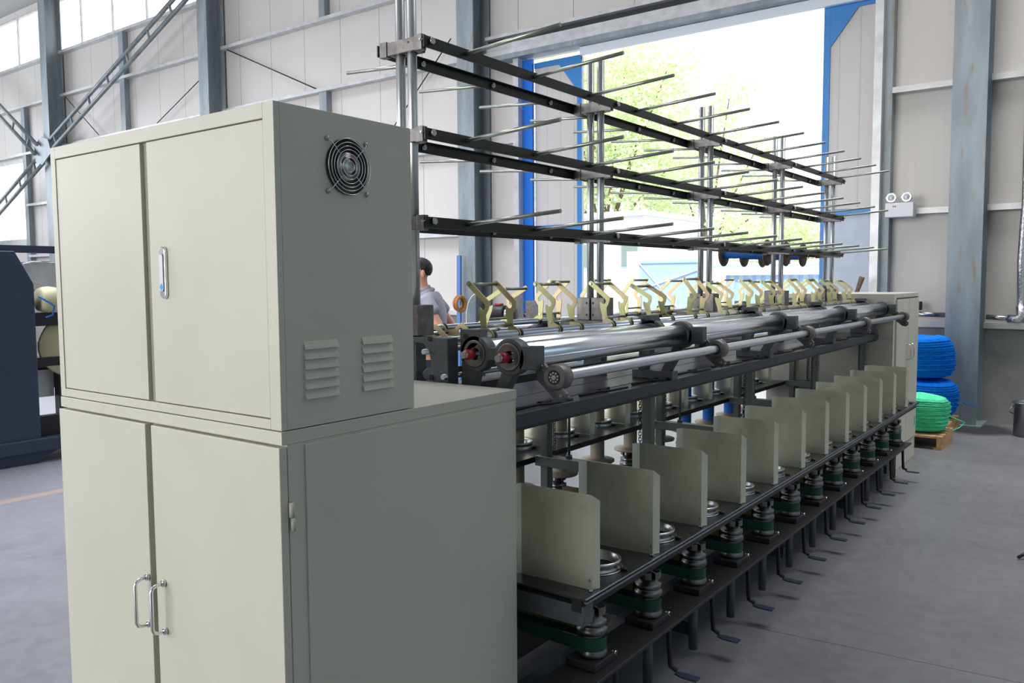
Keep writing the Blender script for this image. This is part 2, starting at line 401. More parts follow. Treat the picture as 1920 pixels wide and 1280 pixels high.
# added white panels behind the fill lamps; wall and ceiling stay closed there
struct('right_fill_panel', bx((-2.5, -7.99, 3.1), (9.5, -7.95, 6.1)), M['glasswhite'])
struct('left_fill_panel', bx((-1.5, 7.0, 8.93), (7.5, 17.0, 8.99)), M['glasswhite'])
struct('gate_fill_panel', bx((5.9, -4.5, 8.93), (9.9, 2.5, 8.99)), M['glasswhite'])

# steel columns with flanges toward the hall
def column(y, label, flag=''):
    t = thing('steel_column', (10.2, y, 0), label, 'column', 'galvanised columns along the gate wall')
    m = MB(); hw = 0.165
    m.box((10.0, y - hw, 0), (10.016, y + hw, 9)); m.box((10.38, y - hw, 0), (10.4, y + hw, 9)); m.box((10.016, y - 0.006, 0), (10.38, y + 0.006, 9))
    m.build('column_section', M['steelcol'], t)
    p = MB().box((9.93, y - 0.22, 0), (10.43, y + 0.22, 0.02)); p.build('base_plate', M['steelcol'], t)
    return t
column(1.415, 'wide blue-grey steel column behind the blue rope bales at the right')
column(8.33, 'rust-streaked steel column just left of the gateway, blue pole leaning by it')
column(15.25, 'dark steel column at the upper end of the long diagonal brace')
column(22.15, 'leftmost steel column, with the brace node of crossing diagonals')
# rust runs on the second column are part of its own surface
# girts
n = 0
def trim(a, b, m='girt', bevel=0):
    global n
    n += 1
    return struct('trim_%d' % n, bx(a, b), M[m], bevel)
for z in (1.08, 2.36, 3.74):
    for y0, y1 in ((-8, 1.25), (1.58, 2.24), (7.62, 8.17), (8.50, 15.08), (15.42, 22.0), (22.3, 30)):
        if z == 3.74 and y0 == 7.62: y1 = 8.17
        if z in (2.36, 3.74) and y0 == 22.3: y1 = 24.2; y0 = 22.32
        trim((10.30, y0, z - 0.03), (WX - 0.003, y1, z + 0.035))
for z in (5.12, 6.38, 7.45):
    for y0, y1 in ((8.50, 15.08), (15.42, 22.0), (22.3, 30)):
        trim((10.30, y0, z - 0.03), (WX - 0.003, y1, z + 0.035))
trim((10.3, -8, 6.4), (WX - 0.003, 1.25, 6.46)); trim((10.3, -8, 5.1), (WX - 0.003, 1.25, 5.16))
# short hangers between girts, jamb posts of the gate
trim((10.32, 18.9, 6.41), (WX - 0.004, 19.1, 7.42), 'steelcol')
trim((10.32, 18.9, 5.15), (WX - 0.004, 19.1, 6.35), 'steelcol')
trim((10.32, 11.9, 6.41), (WX - 0.004, 12.06, 8.98), 'steelcol')
trim((10.32, 11.9, 2.39), (WX - 0.004, 12.1, 5.09), 'steelcol')
trim((10.28, 7.52, 0), (WX - 0.002, 7.62, 4.97), 'girt')
trim((10.20, 2.33, 0), (WX - 0.002, 2.42, 9.0), 'girt')
trim((10.30, 2.24, 0), (WX - 0.003, 2.33, 9.0), 'steelcol')
trim((10.32, 0.80, 0.99), (WX - 0.004, 0.87, 9.0), 'girt')
trim((10.32, 24.1, 1.1), (WX - 0.004, 24.3, 6.36), 'steelcol')
# gate header: track channels
for k, (z0, z1, x0, mm) in enumerate(((5.31, 5.36, 10.26, 'girt'), (5.22, 5.31, 10.36, 'darkgrey'), (5.10, 5.22, 10.30, 'girt'), (5.03, 5.10, 10.22, 'girt'), (4.955, 5.025, 10.20, 'steelcol'))):
    trim((x0, 2.0 if k < 3 else 2.36, z0), (WX - 0.005, 8.14, z1), mm)
trim((10.34, 2.45, 4.84), (10.40, 6.46, 4.95), 'glasswhite')

# sag rods and wires
def rod_thing(name, pts, r, m, label, cat, group=None):
    o = MB().tube(pts, r, 8).build(name, M[m]); return tag(o, label, cat, group)
rod_thing('tie_wire', [(10.34, 14.9, 6.33), (10.34, 12.2, 5.17)], 0.012, 'darkgrey', 'thin dark diagonal tie rod right of the dark third column', 'tie rod')
rod_thing('tie_wire', [(10.34, 15.6, 6.0), (10.34, 17.6, 5.18)], 0.010, 'darkgrey', 'thin tie rod rising to the dark column above the tall cabinet', 'tie rod')
rod_thing('tie_wire', [(10.34, 10.7, 3.79), (10.34, 8.9, 5.5)], 0.010, 'darkgrey', 'thin tie rod rising behind the creel clamp of the near posts', 'tie rod')
rod_thing('tie_wire', [(10.34, 21.8, 6.33), (10.34, 20.2, 5.2)], 0.010, 'darkgrey', 'thin tie rod running down from the leftmost column', 'tie rod')

# lattice braces at the leftmost column
def brace(a, b, label):
    t = thing('diagonal_brace', a, label, 'brace', 'lattice braces at the leftmost column')
    a = Vector(a); b = Vector(b); d = (b - a).normalized(); s = Vector((0, -d.z, d.y)) * 0.13; L_ = (b - a).length
    MB().tube([a + s, b + s], 0.045, 4).build('upper_angle', M['steelcol'], t)
    MB().tube([a - s, b - s], 0.045, 4).build('lower_angle', M['steelcol'], t)
    k = 0.5
    while k < L_ - 0.3:
        p = a + d * k
        MB().tube([p + s * 0.9, p - s * 0.9], 0.03, 4).build('batten', M['steelcol'], t); k += 0.95
    return t
brace((9.9, 21.95, 4.98), (9.9, 15.3, 7.62), 'long two-bar diagonal brace rising to the dark third column')
brace((9.9, 22.2, 4.78), (9.9, 27.2, 2.7), 'two-bar diagonal brace descending past the lower left window')
brace((9.78, 22.25, 4.98), (9.78, 27.0, 7.9), 'two-bar diagonal brace rising to the left edge of the hall')
g = MB().prism([(21.6, 4.86), (21.75, 5.2), (22.1, 5.3), (22.5, 5.1), (22.45, 4.7), (22.1, 4.6)], 9.84, 9.87, 'X')
tag(g.build('gusset_plate', M['steelcol']), 'blue-grey gusset plate where the three braces meet', 'gusset plate')

# gate leaves
def leaf(name, y0, y1, edge_y, sgn, lowm):
    t = bpy.data.objects.new(name, None); C.objects.link(t); t.location = (10.5, (y0 + y1) / 2, 0); t['kind'] = 'structure'; t['_w'] = [10.5, (y0 + y1) / 2, 0]
    X0, X1 = 10.47, 10.52
    bx((X0, y0, 2.42), (X1, y1, 4.86)).build('leaf_sheet', M['leaf_panel'], t)
    bx((X0, y0, 0.05), (X1, y1, 2.42)).build('lower_sheet', M[lowm], t)
    bx((X0 - 0.02, y0, 2.36), (X0, y1, 2.44)).build('middle_rail', M['doorblue2'], t)
    bx((X0 - 0.02, y0, 4.80), (X0, y1, 4.88)).build('top_rail', M['doorblue2'], t)
    bx((X0 - 0.022, edge_y, 0.05), (X0, edge_y + sgn * 0.075, 4.88)).build('edge_stile', M['doorblue2'], t)
    e = edge_y + sgn * 0.075
    MB().prism([(e, 4.80), (e + sgn * 0.32, 4.80), (e, 4.38)], X0 - 0.02, X0 - 0.001, 'X').build('corner_gusset', M['doorblue2'], t)
    return t
leaf('door_1', 6.50, 7.34, 6.50, 1, 'leaf_panel')
leaf('door_2', 2.30, 3.06, 3.06, -1, 'leaf_low')
t = bx((10.40, 7.345, 0), (10.449, 7.519, 4.94)); o = struct('door_3', t, M['doorblue'])

# emergency twin lamp, pipe and little things on the wall
t = thing('emergency_light', (10.24, 2.1, 2.3), 'white twin-head emergency light fixed on the girt beside the gateway', 'emergency light')
bx((10.14, 1.955, 2.292), (10.30, 2.25, 2.452)).build('battery_box', M['white'], t, 0.006)
for y in (2.19, 2.03):
    h = MB().lathe([(0.0, -0.05), (0.035, -0.045), (0.052, -0.01), (0.055, 0.0)], (10.2, y, 2.512), 20, 'X'); 
    hd = h.build('lamp_head', M['white'], t)
    MB().lathe([(0.0, -0.012), (0.03, -0.008), (0.047, 0.0), (0.055, -0.004), (0.056, 0.008), (0.05, 0.012)], (10.145, y, 2.512), 20, 'X').build('lens', M['lampglass'], hd)
    MB().cyl((10.2, y, 2.45), (10.2, y, 2.47), 0.012).build('swivel', M['white'], t)
bx((10.139, 2.155, 2.405), (10.1405, 2.17, 2.42)).build('indicator', M['red'], t)
bx((10.139, 2.135, 2.405), (10.1405, 2.15, 2.42)).build('indicator', M['red'], t)
t = thing('foil_pipe', (10.25, 0.93, 1.2), 'silver foil-wrapped pipe turning from the wall foot up along the right edge', 'pipe')
MB().tube([(10.25, 0.905, 1.22), (10.25, 0.92, 1.8), (10.26, 0.90, 2.4), (10.3, 0.91, 3.2), (10.3, 0.92, 3.6)], 0.032, 12).build('vertical_run', M['foil'], t)
MB().tube([(10.25, 0.905, 1.30), (10.25, 0.90, 1.21), (10.25, 0.92, 1.16), (10.25, 1.02, 1.165)], 0.045, 12).build('elbow', M['foil'], t)
MB().tube([(10.25, 0.98, 1.165), (10.25, 1.22, 1.178)], 0.028, 12).build('horizontal_run', M['stainless'], t)
MB().tube([(10.25, 1.60, 1.19), (10.25, 2.05, 1.20)], 0.028, 12).build('horizontal_run', M['stainless'], t)
o = bx((10.22, 1.86, 1.24), (10.30, 1.97, 1.34)).build('junction_box', M['black'], None, 0.01); tag(o, 'small black box on the girt behind the far cabinet', 'junction box')

# ---------------------------------------------------------------- near cabinets
X0, YF, YB = 1.145, 1.493, 2.52
t = thing('control_cabinet', (1.36, 2.0, 1.268), 'upper cream electrical cabinet with fan grille, standing on the lower cabinet', 'cabinet')
g = MB(); g.box((X0 + 0.016, YF, 1.270), (1.571, YB, 1.992))
g.box((X0, YF, 1.270), (X0 + 0.016, 1.531, 1.992)).box((X0, 2.493, 1.270), (X0 + 0.016, YB, 1.992)).box((X0, 1.531, 1.958), (X0 + 0.016, 2.493, 1.992)).box((X0, 1.531, 1.270), (X0 + 0.016, 2.493, 1.293))
g.build('body', M['cab'], t, 0.0015)
bx((X0 + 0.012, 2.0, 1.294), (X0 + 0.0165, 2.045, 1.957)).build('center_post', M['mullion'], t)
bx((X0 + 0.002, 1.5335, 1.2955), (X0 + 0.0158, 2.008, 1.9555)).build('door', M['cab'], t, 0.0015)
dl = bx((X0 + 0.002, 2.040, 1.2955), (X0 + 0.0158, 2.4905, 1.9555)).build('door', M['cab'], t, 0.0015)
dr = [c for c in kids(t) if c.name.startswith('door')][0]
pts = []
for k in range(24):
    a = 2 * math.pi * k / 24; pts.append((1.942 + 0.0135 * math.cos(a), 1.626 + 0.0135 * math.sin(a) + (0.052 if math.sin(a) > 0 else -0.052)))
h = MB().prism(pts, X0 - 0.006, X0 + 0.003, 'X').build('latch_handle', M['chrome'], dr, 0.002)
pts = [(1.942 + (y - 1.942) * 0.6, 1.626 + (z - 1.626) * 0.72) for y, z in pts]
MB().prism(pts, X0 - 0.009, X0 - 0.004, 'X').build('latch_lever', M['white'], h, 0.001)
MB().prism([(1.942, 1.600), (1.949, 1.590), (1.942, 1.580), (1.935, 1.590)], X0 - 0.0095, X0 - 0.0088, 'X').build('blue_sticker', M['blue_sticker'], h)
# fan
fx, fz = 1.353, 1.871
fan = MB().lathe([(0.0, 0.0), (0.0655, 0.0), (0.0655, -0.002)], (fx, YF - 0.0015, fz), 40, 'Y').build('fan_opening', M['black'], t)
MB().lathe([(0.0, -0.001), (0.033, -0.001), (0.034, 0.003)], (fx, YF - 0.0045, fz), 32, 'Y').build('fan_hub', M['steel'], fan)
g = MB()
for a0 in range(4):
    pp = [(fx + 0.022 * math.cos(a), YF - 0.0062, fz + 0.022 * math.sin(a)) for a in [R(a0 * 90 + 20 + q * 10) for q in range(6)]]
    g.tube(pp, 0.0016, 5)
g.build('hub_print', M['redlab'], fan)
g = MB()
for r_ in (0.0655, 0.0565, 0.048, 0.0395, 0.030, 0.0215, 0.013): g.torus((fx, YF - 0.011, fz), r_, 0.0010, 'Y', 40, 6)
for s1 in (-1, 1):
    for s2 in (-1, 1):
        g.tube([(fx + s1 * 0.022, YF - 0.0095, fz + s2 * 0.022), (fx + s1 * 0.053, YF - 0.0095, fz + s2 * 0.053), (fx + s1 * 0.060, YF - 0.004, fz + s2 * 0.060)], 0.0013, 6)
g.build('fan_guard', M['chrome'], fan)
for s1 in (-1, 1):
    for s2 in (-1, 1):
        MB().lathe([(0.0, -0.006), (0.004, -0.0055), (0.006, -0.003), (0.006, 0.0)], (fx + s1 * 0.060, YF - 0.001, fz + s2 * 0.060), 12, 'Y').build('screw', M['bolt'], t)
for xa, xb in ((1.212, 1.312), (1.389, 1.490)):
    for k in range(6):
        zb = 1.448 - 0.0228 * k
        MB().prism([(YF, zb + 0.018), (YF + 0.002, zb + 0.018), (YF + 0.002, zb), (YF - 0.0075, zb), (YF - 0.0055, zb + 0.006)], xa, xb, 'X').build('louver', M['cab'], t)

t = thing('base_cabinet', (1.58, 2.0, 0), 'large cream lower cabinet with two bow-handled doors, nearest the camera', 'cabinet')
g = MB(); g.box((1.160, YF, 0.06), (2.02, YB, 1.238)).box((X0 - 0.002, YF - 0.002, 1.238), (2.022, YB, 1.268))
g.build('body', M['cab'], t, 0.0015)
bx((1.17, YF + 0.02, 0), (2.0, YB - 0.02, 0.06)).build('plinth', M['darkgrey'], t)
bx((1.207, YF - 0.0035, 0.1), (2.003, YF + 0.001, 1.231)).build('side_panel', M['cab'], t, 0.001)
for y0, y1, yh in ((YF - 0.001, 2.018, 1.978), (2.046, YB - 0.002, 2.056)):
    d = bx((1.136, y0, 0.08), (1.1575, y1, 1.233)).build('door', M['cab'], t, 0.002)
    z0, z1 = 0.695, 0.823
    hd = MB().tube([(1.136, yh, z0), (1.115, yh, z0), (1.103, yh, z0 + 0.004), (1.098, yh, z0 + 0.014), (1.098, yh, z1 - 0.014), (1.103, yh, z1 - 0.004), (1.115, yh, z1), (1.136, yh, z1)], 0.0048, 10)
    hd.cyl((1.136, yh, z0), (1.128, yh, z0), 0.009).cyl((1.136, yh, z1), (1.128, yh, z1), 0.009)
    hd.build('handle', M['chrome'], d)
bx((1.1575, 2.018, 0.08), (1.1602, 2.046, 1.233)).build('center_post', M['mullion'], t)
for z in (1.075, 0.25):
    h = MB().cyl((1.162, YF - 0.006, z - 0.001), (1.162, YF - 0.006, z + 0.032), 0.0065, 12).cyl((1.165, YF - 0.006, z - 0.034), (1.165, YF - 0.006, z - 0.003), 0.0055, 12)
    h.box((1.160, YF - 0.003, z + 0.001), (1.178, YF - 0.0005, z + 0.032))
    h.build('hinge', M['cab'], t)

# ---------------------------------------------------------------- far cabinet
FX = 7.12
t = thing('end_cabinet', (7.55, 2.0, 0), 'cream cabinet closing the far end of the machine', 'cabinet')
bx((FX, YF, 0.0), (8.08, YB, 1.477)).build('body', M['cab'], t, 0.003)
for x0, x1, xh in ((7.18, 7.615, 7.56), (7.625, 8.03, 7.675)):
    d = bx((x0, YF - 0.014, 0.2), (x1, YF - 0.001, 1.43)).build('door', M['cab'], t, 0.002)
    MB().tube([(xh, YF - 0.014, 0.915), (xh, YF - 0.045, 0.92), (xh, YF - 0.05, 0.94), (xh, YF - 0.05, 1.02), (xh, YF - 0.045, 1.04), (xh, YF - 0.014, 1.045)], 0.006, 8).build('handle', M['chrome'], d)
bx((7.20, YF - 0.012, 1.435), (8.0, YF - 0.001, 1.443)).build('top_slot', M['cab_dark'], t)
bx((7.16, YF - 0.004, 0.19), (8.05, YF - 0.001, 0.196)).build('bottom_slot', M['cab_dark'], t)
bx((7.24, YF - 0.004, 0.09), (7.32, YF - 0.001, 0.13)).build('vent', M['cab_dark'], t)
bx((7.95, YF - 0.016, 0.30), (7.99, YF - 0.013, 0.38)).build('latch', M['chrome'], t)

# ---------------------------------------------------------------- machine frame
P_ = 0.416
ST = [2.09 + 1.248 * k for k in range(5)]
t = thing('machine_frame', (4.57, 2.0, 0), 'long dark machine frame with flat table top between the two cabinets', 'machine frame')
g = MB(); g.box((2.024, 1.608, 1.147), (FX - 0.003, 2.392, 1.157)); g.build('table_top', M['tabletop'], t)
for s in (-1, 1):
    y = 2.0 + s * 0.394
    g = MB().box((2.024, y - 0.003, 1.114), (FX - 0.003, y + 0.003, 1.157)).box((2.024, y - s * 0.05 - 0.003, 1.112), (FX - 0.003, y, 1.117))
    g.build('side_beam', M['machine'], t)
    bx((2.024, y - s * 0.09, 1.098), (FX - 0.003, y - s * 0.012, 1.112)).build('lower_beam', M['black'], t)
for y in (1.70, 1.86, 2.14, 2.30):
    bx((2.024, y - 0.002, 1.1568), (FX - 0.003, y + 0.002, 1.1578)).build('seam', M['black'], t)
for k, x in enumerate(ST):
    for y in (1.72, 2.28):
        yy = y
        bx((x - 0.022 - (0.0 if k else -0.02), yy - 0.022, 0.0), (x + 0.022, yy + 0.022, 1.083)).build('leg', M['bluegreypost'], t, 0.003)
    bx((max(x - 0.03, 2.03), 1.655, 0.685), (x + 0.03, 2.33, 0.735)).build('cross_member', M['bluegreypost'], t, 0.003)
    bx((max(x - 0.03, 2.03), 1.50, 0.03), (x + 0.03, 2.50, 0.09)).build('floor_beam', M['machine'], t)
for y in (1.56, 2.44):
    bx((2.03, y - 0.03, 0.20), (FX - 0.004, y + 0.03, 0.26)).build('longitudinal_beam', M['machine'], t)
bx((2.03, 1.86, 0.12), (FX - 0.004, 2.14, 0.30)).build('gear_trough', M['darkgrey'], t)

# lift chains
ch = MB()
def chain(x, y, z0, z1):
    g = MB(); z = z0; k = 0
    while z < z1:
        if k % 2: g.tube([(x - 0.006, y, z), (x - 0.006, y, z + 0.013), (x + 0.006, y, z + 0.013), (x + 0.006, y, z)], 0.0022, 5, True)
        else: g.tube([(x, y - 0.006, z), (x, y - 0.006, z + 0.013), (x, y + 0.006, z + 0.013), (x, y + 0.006, z)], 0.0022, 5, True)
        z += 0.0125; k += 1
    return g
ic = 0
for k in (1, 2, 3, 4):
    for s, nm in ((-1, 'front'), (1, 'rear')):
        x = ST[k] + (-0.08 if s < 0 else 0.07); y = 2.0 + s * 0.28
        o = chain(x, y, 0.735, 1.083).build('lift_chain', M['darkgrey'])
        tag(o, 'black hanging lift chain beside the %s %s-side machine leg' % (ORD[k], nm), 'chain', 'lift chains under the table')

# threaded lift rods on the cross members
for k in (1, 2, 3, 4):
    o = MB().cyl((ST[k] + 0.02, 2.16, 0.735), (ST[k] + 0.02, 2.16, 1.09), 0.007, 10).cyl((ST[k] + 0.02, 2.16, 0.735), (ST[k] + 0.02, 2.16, 0.75), 0.016, 12).build('lift_rod', M['bluegreypost'])
    tag(o, 'thin grey vertical lift rod on the %s cross member from the near cabinet' % ORD[k], 'rod', 'lift rods')

# ring rails (trays) front low, rear raised
ZF, ZR = 0.625, 0.725
def rail_tray(y0, y1, z, edge, label):
    t = thing('ring_rail', (4.57, (y0 + y1) / 2, z - 0.05), label, 'ring rail')
    bx((2.10, y0, z - 0.006), (FX - 0.01, y1, z)).build('plate', M['tray'], t)
    s = -1 if edge == y0 else 1
    bx((2.10, edge, z - 0.016), (FX - 0.01, edge - s * 0.012, z + 0.001)).build('front_edge', M['edge'], t, 0.004)
    e2 = y1 if edge == y0 else y0
    bx((2.10, e2 - 0.003, z - 0.028), (FX - 0.01, e2 + 0.003, z - 0.006)).build('inner_lip', M['black'], t)
    bx((2.10, min(edge - s * 0.02, edge - s * 0.055), z - 0.045), (FX - 0.01, max(edge - s * 0.02, edge - s * 0.055), z - 0.006)).build('stiffener', M['black'], t)
    return t
rail_tray(1.288, 1.64, ZF, 1.288, 'long dark oiled ring rail on the aisle side carrying rings and separators')
rail_tray(2.34, 2.712, ZR, 2.712, 'raised dark ring rail on the gateway side, seen under the table')
bx0 = bx((2.103, 1.30, 0.535), (2.16, 1.62, 0.60)).build('end_bracket', M['cast'], None, 0.003)
tag(bx0, 'grey angle bracket under the near end of the aisle-side ring rail', 'bracket')

# separator fins
def fin(x, ys, s, z, label, group, h=0.305):
    # ys: outer (aisle) edge, s=+1 when inner edge lies at larger Y
    t = thing('separator_plate', (x, ys, z), label, 'separator plate', group)
    wd = 0.275
    yi = ys + s * wd
    th = 0.0016
    out = [(x, ys), (x + s * 0.030, ys - s * 0.012), (x + s * 0.030, ys - s * 0.012 + s * th), (x + th * s, ys + s * th), (x + th * s, yi), (x - s * 0.026, yi + s * 0.018), (x - s * 0.027, yi + s * 0.0165), (x, yi - s * th)]
    m = MB().prism(out, z + 0.001, z + h, 'Z')
    for i, v in enumerate(m.v):                      # clipped top corner of the outer flange
        if v[2] > z + h - 0.01 and abs(v[0] - (x + s * 0.030)) < 1e-4: m.v[i] = (v[0], v[1], v[2] - 0.022)
    m.build('sheet', M['fin'], t)
    b = bx((x + s * 0.002, ys - 0.001, z), (x + s * 0.016, ys + s * 0.02, z + 0.045)); b.build('foot_bracket', M['black'], t)
    MB().cyl((x - s * 0.004, ys + s * 0.006, z + 0.032), (x + s * 0.004, ys + s * 0.006, z + 0.032), 0.005, 8).build('bolt', M['bolt'], t)
    MB().cyl((x - s * 0.012, ys - s * 0.004, z), (x - s * 0.012, ys - s * 0.004, z + 0.008), 0.007, 6).build('bolt', M['bolt'], t)
    return t
f0 = fin(2.18, 1.318, 1, ZF, 'first galvanised separator plate from the near cabinet on the aisle-side rail', 'separator plates on the aisle-side ring rail')
for k in range(1, 12):
    dup(f0, (P_ * k, 0, 0), '%s galvanised separator plate from the near cabinet on the aisle-side rail' % ORD[k])
r0 = fin(2.325, 2.700, -1, ZR, 'first galvanised separator plate from the near cabinet on the gateway-side rail', 'separator plates on the gateway-side ring rail')
for k in range(1, 12):
    dup(r0, (P_ * k, 0, 0), '%s galvanised separator plate from the near cabinet on the gateway-side rail' % ORD[k])

# spinning rings
def ring(x, y, z, label, group):
    t = thing('spinning_ring', (x, y, z), label, 'ring', group)
    prof = [(0.078, 0.0), (0.088, 0.0), (0.090, 0.006), (0.086, 0.010), (0.086, 0.022), (0.091, 0.026), (0.091, 0.033), (0.084, 0.036), (0.080, 0.033), (0.080, 0.006), (0.078, 0.0)]
    MB().lathe(prof, (x, y, z), 40).build('ring_body', M['steel'], t)
    MB().lathe([(0.092, 0.004), (0.097, 0.004), (0.097, 0.0), (0.092, 0.0)], (x, y, z), 40).build('ring_base', M['bolt'], t)
    MB().lathe([(0.0, 0.0005), (0.078, 0.0008)], (x, y, z), 32).build('bore', M['black'], t)
    for a in (40, 160, 280):
        ca, sa = math.cos(R(a)), math.sin(R(a))
        MB().tube([(x + 0.095 * ca, y + 0.095 * sa, z + 0.006), (x + 0.118 * ca, y + 0.118 * sa, z + 0.007)], 0.006, 6).build('clip', M['black'], t)
    return t
g0 = ring(2.375, 1.425, ZF, 'shiny steel ring in the first bay of the aisle-side rail', 'rings on the aisle-side rail')
for k in range(1, 12): dup(g0, (P_ * k, 0, 0), 'shiny steel ring in the %s bay of the aisle-side rail' % ORD[k])
g1 = ring(2.21, 2.555, ZR, 'steel ring in the first bay of the gateway-side rail', 'rings on the gateway-side rail')
for k in range(1, 12): dup(g1, (P_ * k, 0, 0), 'steel ring in the %s bay of the gateway-side rail' % ORD[k])

# bobbins on the gateway side
def bobbin(x, y, z, m, label):
    t = thing('twisting_bobbin', (x, y, z), label, 'bobbin', 'bobbins under the gateway-side rail')
    MB().lathe([(0.0, 0.0), (0.100, 0.0), (0.104, 0.004), (0.104, 0.014), (0.098, 0.018), (0.03, 0.024)], (x, y, z), 36).build('flange', M['bobbin'], t)
    MB().lathe([(0.043, 0.018), (0.043, 0.42), (0.0, 0.42)], (x, y, z), 28).build('barrel', M[m], t)
    MB().lathe([(0.0, 0.40), (0.074, 0.405), (0.074, 0.42), (0.0, 0.425)], (x, y, z), 32).build('upper_flange', M['bobbin'], t)
    return t
b0 = bobbin(2.21, 2.555, 0.50, 'bobbin', 'brown bobbin, first from the near cabinet on the gateway side')
bb = bobbin(2.21 + P_ * 8, 2.555, 0.50, 'blueyarn', 'blue-wound bobbin, ninth from the near cabinet on the gateway side')
for k in range(1, 12):
    if k == 8: continue
    if k in (9, 10): dup(bb, (P_ * (k - 8), 0, 0), 'blue-wound bobbin, %s from the near cabinet on the gateway side' % ORD[k])
    else: dup(b0, (P_ * k, 0, 0), 'brown bobbin, %s from the near cabinet on the gateway side' % ORD[k])

# spindle units
def spindle(x, y, z, s, label, group, pedal=True):
    t = thing('spindle_unit', (x, y, 0.0), label, 'spindle', group)
    bx((x - 0.075, y - 0.06, z - 0.03), (x + 0.075, y + 0.06, z - 0.004)).build('bearing_plate', M['darkgrey'], t, 0.004)
    MB().lathe([(0.0, 0.0), (0.052, 0.0), (0.054, 0.006), (0.054, 0.02), (0.05, 0.026), (0.05, 0.03)], (x, y, z - 0.004), 28).build('lower_pulley', M['steel2'], t)
    MB().lathe([(0.048, 0.03), (0.048, 0.085)], (x, y, z - 0.004), 28).build('whorl', M['steel2'], t)
    MB().lathe([(0.048, 0.078), (0.054, 0.08), (0.054, 0.100), (0.047, 0.104), (0.047, 0.110), (0.051, 0.113), (0.051, 0.128), (0.036, 0.134), (0.036, 0.150), (0.0, 0.150)], (x, y, z - 0.004), 28).build('brake_drum', M['steel2'], t)
    g = MB()
    for a in range(0, 360, 60):
        aa = [R(a + q) for q in (0, 14, 28, 42)]
        poly = [(x + 0.049 * math.cos(q), y + 0.049 * math.sin(q)) for q in aa] + [(x + 0.018 * math.cos(q), y + 0.018 * math.sin(q)) for q in reversed(aa)]
        g.prism(poly, z + 0.145, z + 0.172, 'Z')
    g.build('slotted_collar', M['steel2'], t, 0.0015)
    # flat belt round the whorl, running inward to the drive drum
    n_ = 20; r = 0.051; pts = []
    for i in range(n_ + 1):
        a = math.pi * i / n_
        pts.append((x - r * math.cos(a), y - s * r * math.sin(a)))
    pts2 = [(x + 0.04, y + s * 0.40), (x - 0.04, y + s * 0.40)]
    loop = pts + pts2
    g = MB(); m_ = len(loop)
    vs = [(p[0], p[1], z + 0.022) for p in loop] + [(p[0], p[1], z + 0.068) for p in loop]
    g.add(vs, [(i, (i + 1) % m_, m_ + (i + 1) % m_, m_ + i) for i in range(m_)], False)
    g.build('flat_belt', M['greenpaint'], t)
    bx((x - 0.03, y + s * 0.05, z + 0.085), (x + 0.0, y + s * 0.36, z + 0.115)).build('tension_strap', M['olive'], t)
    MB().cyl((x, y, 0.03), (x, y, z - 0.03), 0.019, 16).build('bolster_tube', M['cast'], t)
    MB().cyl((x + 0.062, y - s * 0.045, z - 0.01), (x + 0.062, y - s * 0.062, z - 0.01), 0.009, 10).build('pivot_bolt', M['chrome'], t)
    if pedal:
        xp = x + 0.075
        q = MB(); q.box((xp - 0.008, y - s * 0.045, z - 0.02), (xp + 0.008, y - s * 0.062, z - 0.01))
        q.tube([(xp - 0.004, y - s * 0.05, z - 0.012), (xp, y - s * 0.055, 0.16), (xp + 0.004, y - s * 0.058, 0.10), (xp + 0.004, y - s * 0.085, 0.088)], [0.010, 0.010, 0.011, 0.010], 6)
        q.build('pedal_arm', M['black'], t)
        MB().prism([(xp - 0.008, y - s * 0.08), (xp + 0.012, y - s * 0.08), (xp + 0.02, y - s * 0.11), (xp + 0.02, y - s * 0.175), (xp - 0.02, y - s * 0.175), (xp - 0.02, y - s * 0.11)], 0.076, 0.082, 'Z').build('foot_plate', M['slate'], t)
    return t
ZS = 0.325
s0 = spindle(2.365, 1.43, ZS, 1, 'first spindle from the near cabinet on the aisle side, with green belt and pedal', 'spindles on the aisle side')
for k in range(1, 12): dup(s0, (P_ * k, 0, 0), '%s spindle from the near cabinet on the aisle side, with green belt and pedal' % ORD[k])
o = MB().box((2.03, 1.335, ZS - 0.045), (FX - 0.004, 1.50, ZS - 0.031)).build('spindle_rail', M['darkgrey'], None, 0.003); tag(o, 'long dark rail carrying the spindles on the aisle side', 'spindle rail')
s1 = spindle(2.21, 2.57, ZS, -1, 'first spindle from the near cabinet on the gateway side, under its bobbin', 'spindles on the gateway side', False)
for k in range(1, 12): dup(s1, (P_ * k, 0, 0), '%s spindle from the near cabinet on the gateway side, under its bobbin' % ORD[k])
o = MB().box((2.03, 2.50, ZS - 0.045), (FX - 0.004, 2.665, ZS - 0.031)).build('spindle_rail', M['darkgrey'], None, 0.003); tag(o, 'long dark rail carrying the spindles on the gateway side', 'spindle rail')
o = MB().cyl((2.05, 1.93, 0.40), (FX - 0.01, 1.93, 0.40), 0.055, 28).build('drive_drum', M['darkgrey']); tag(o, 'long dark drive drum along the middle of the machine under the table', 'drum')
for k in range(12):
    pass

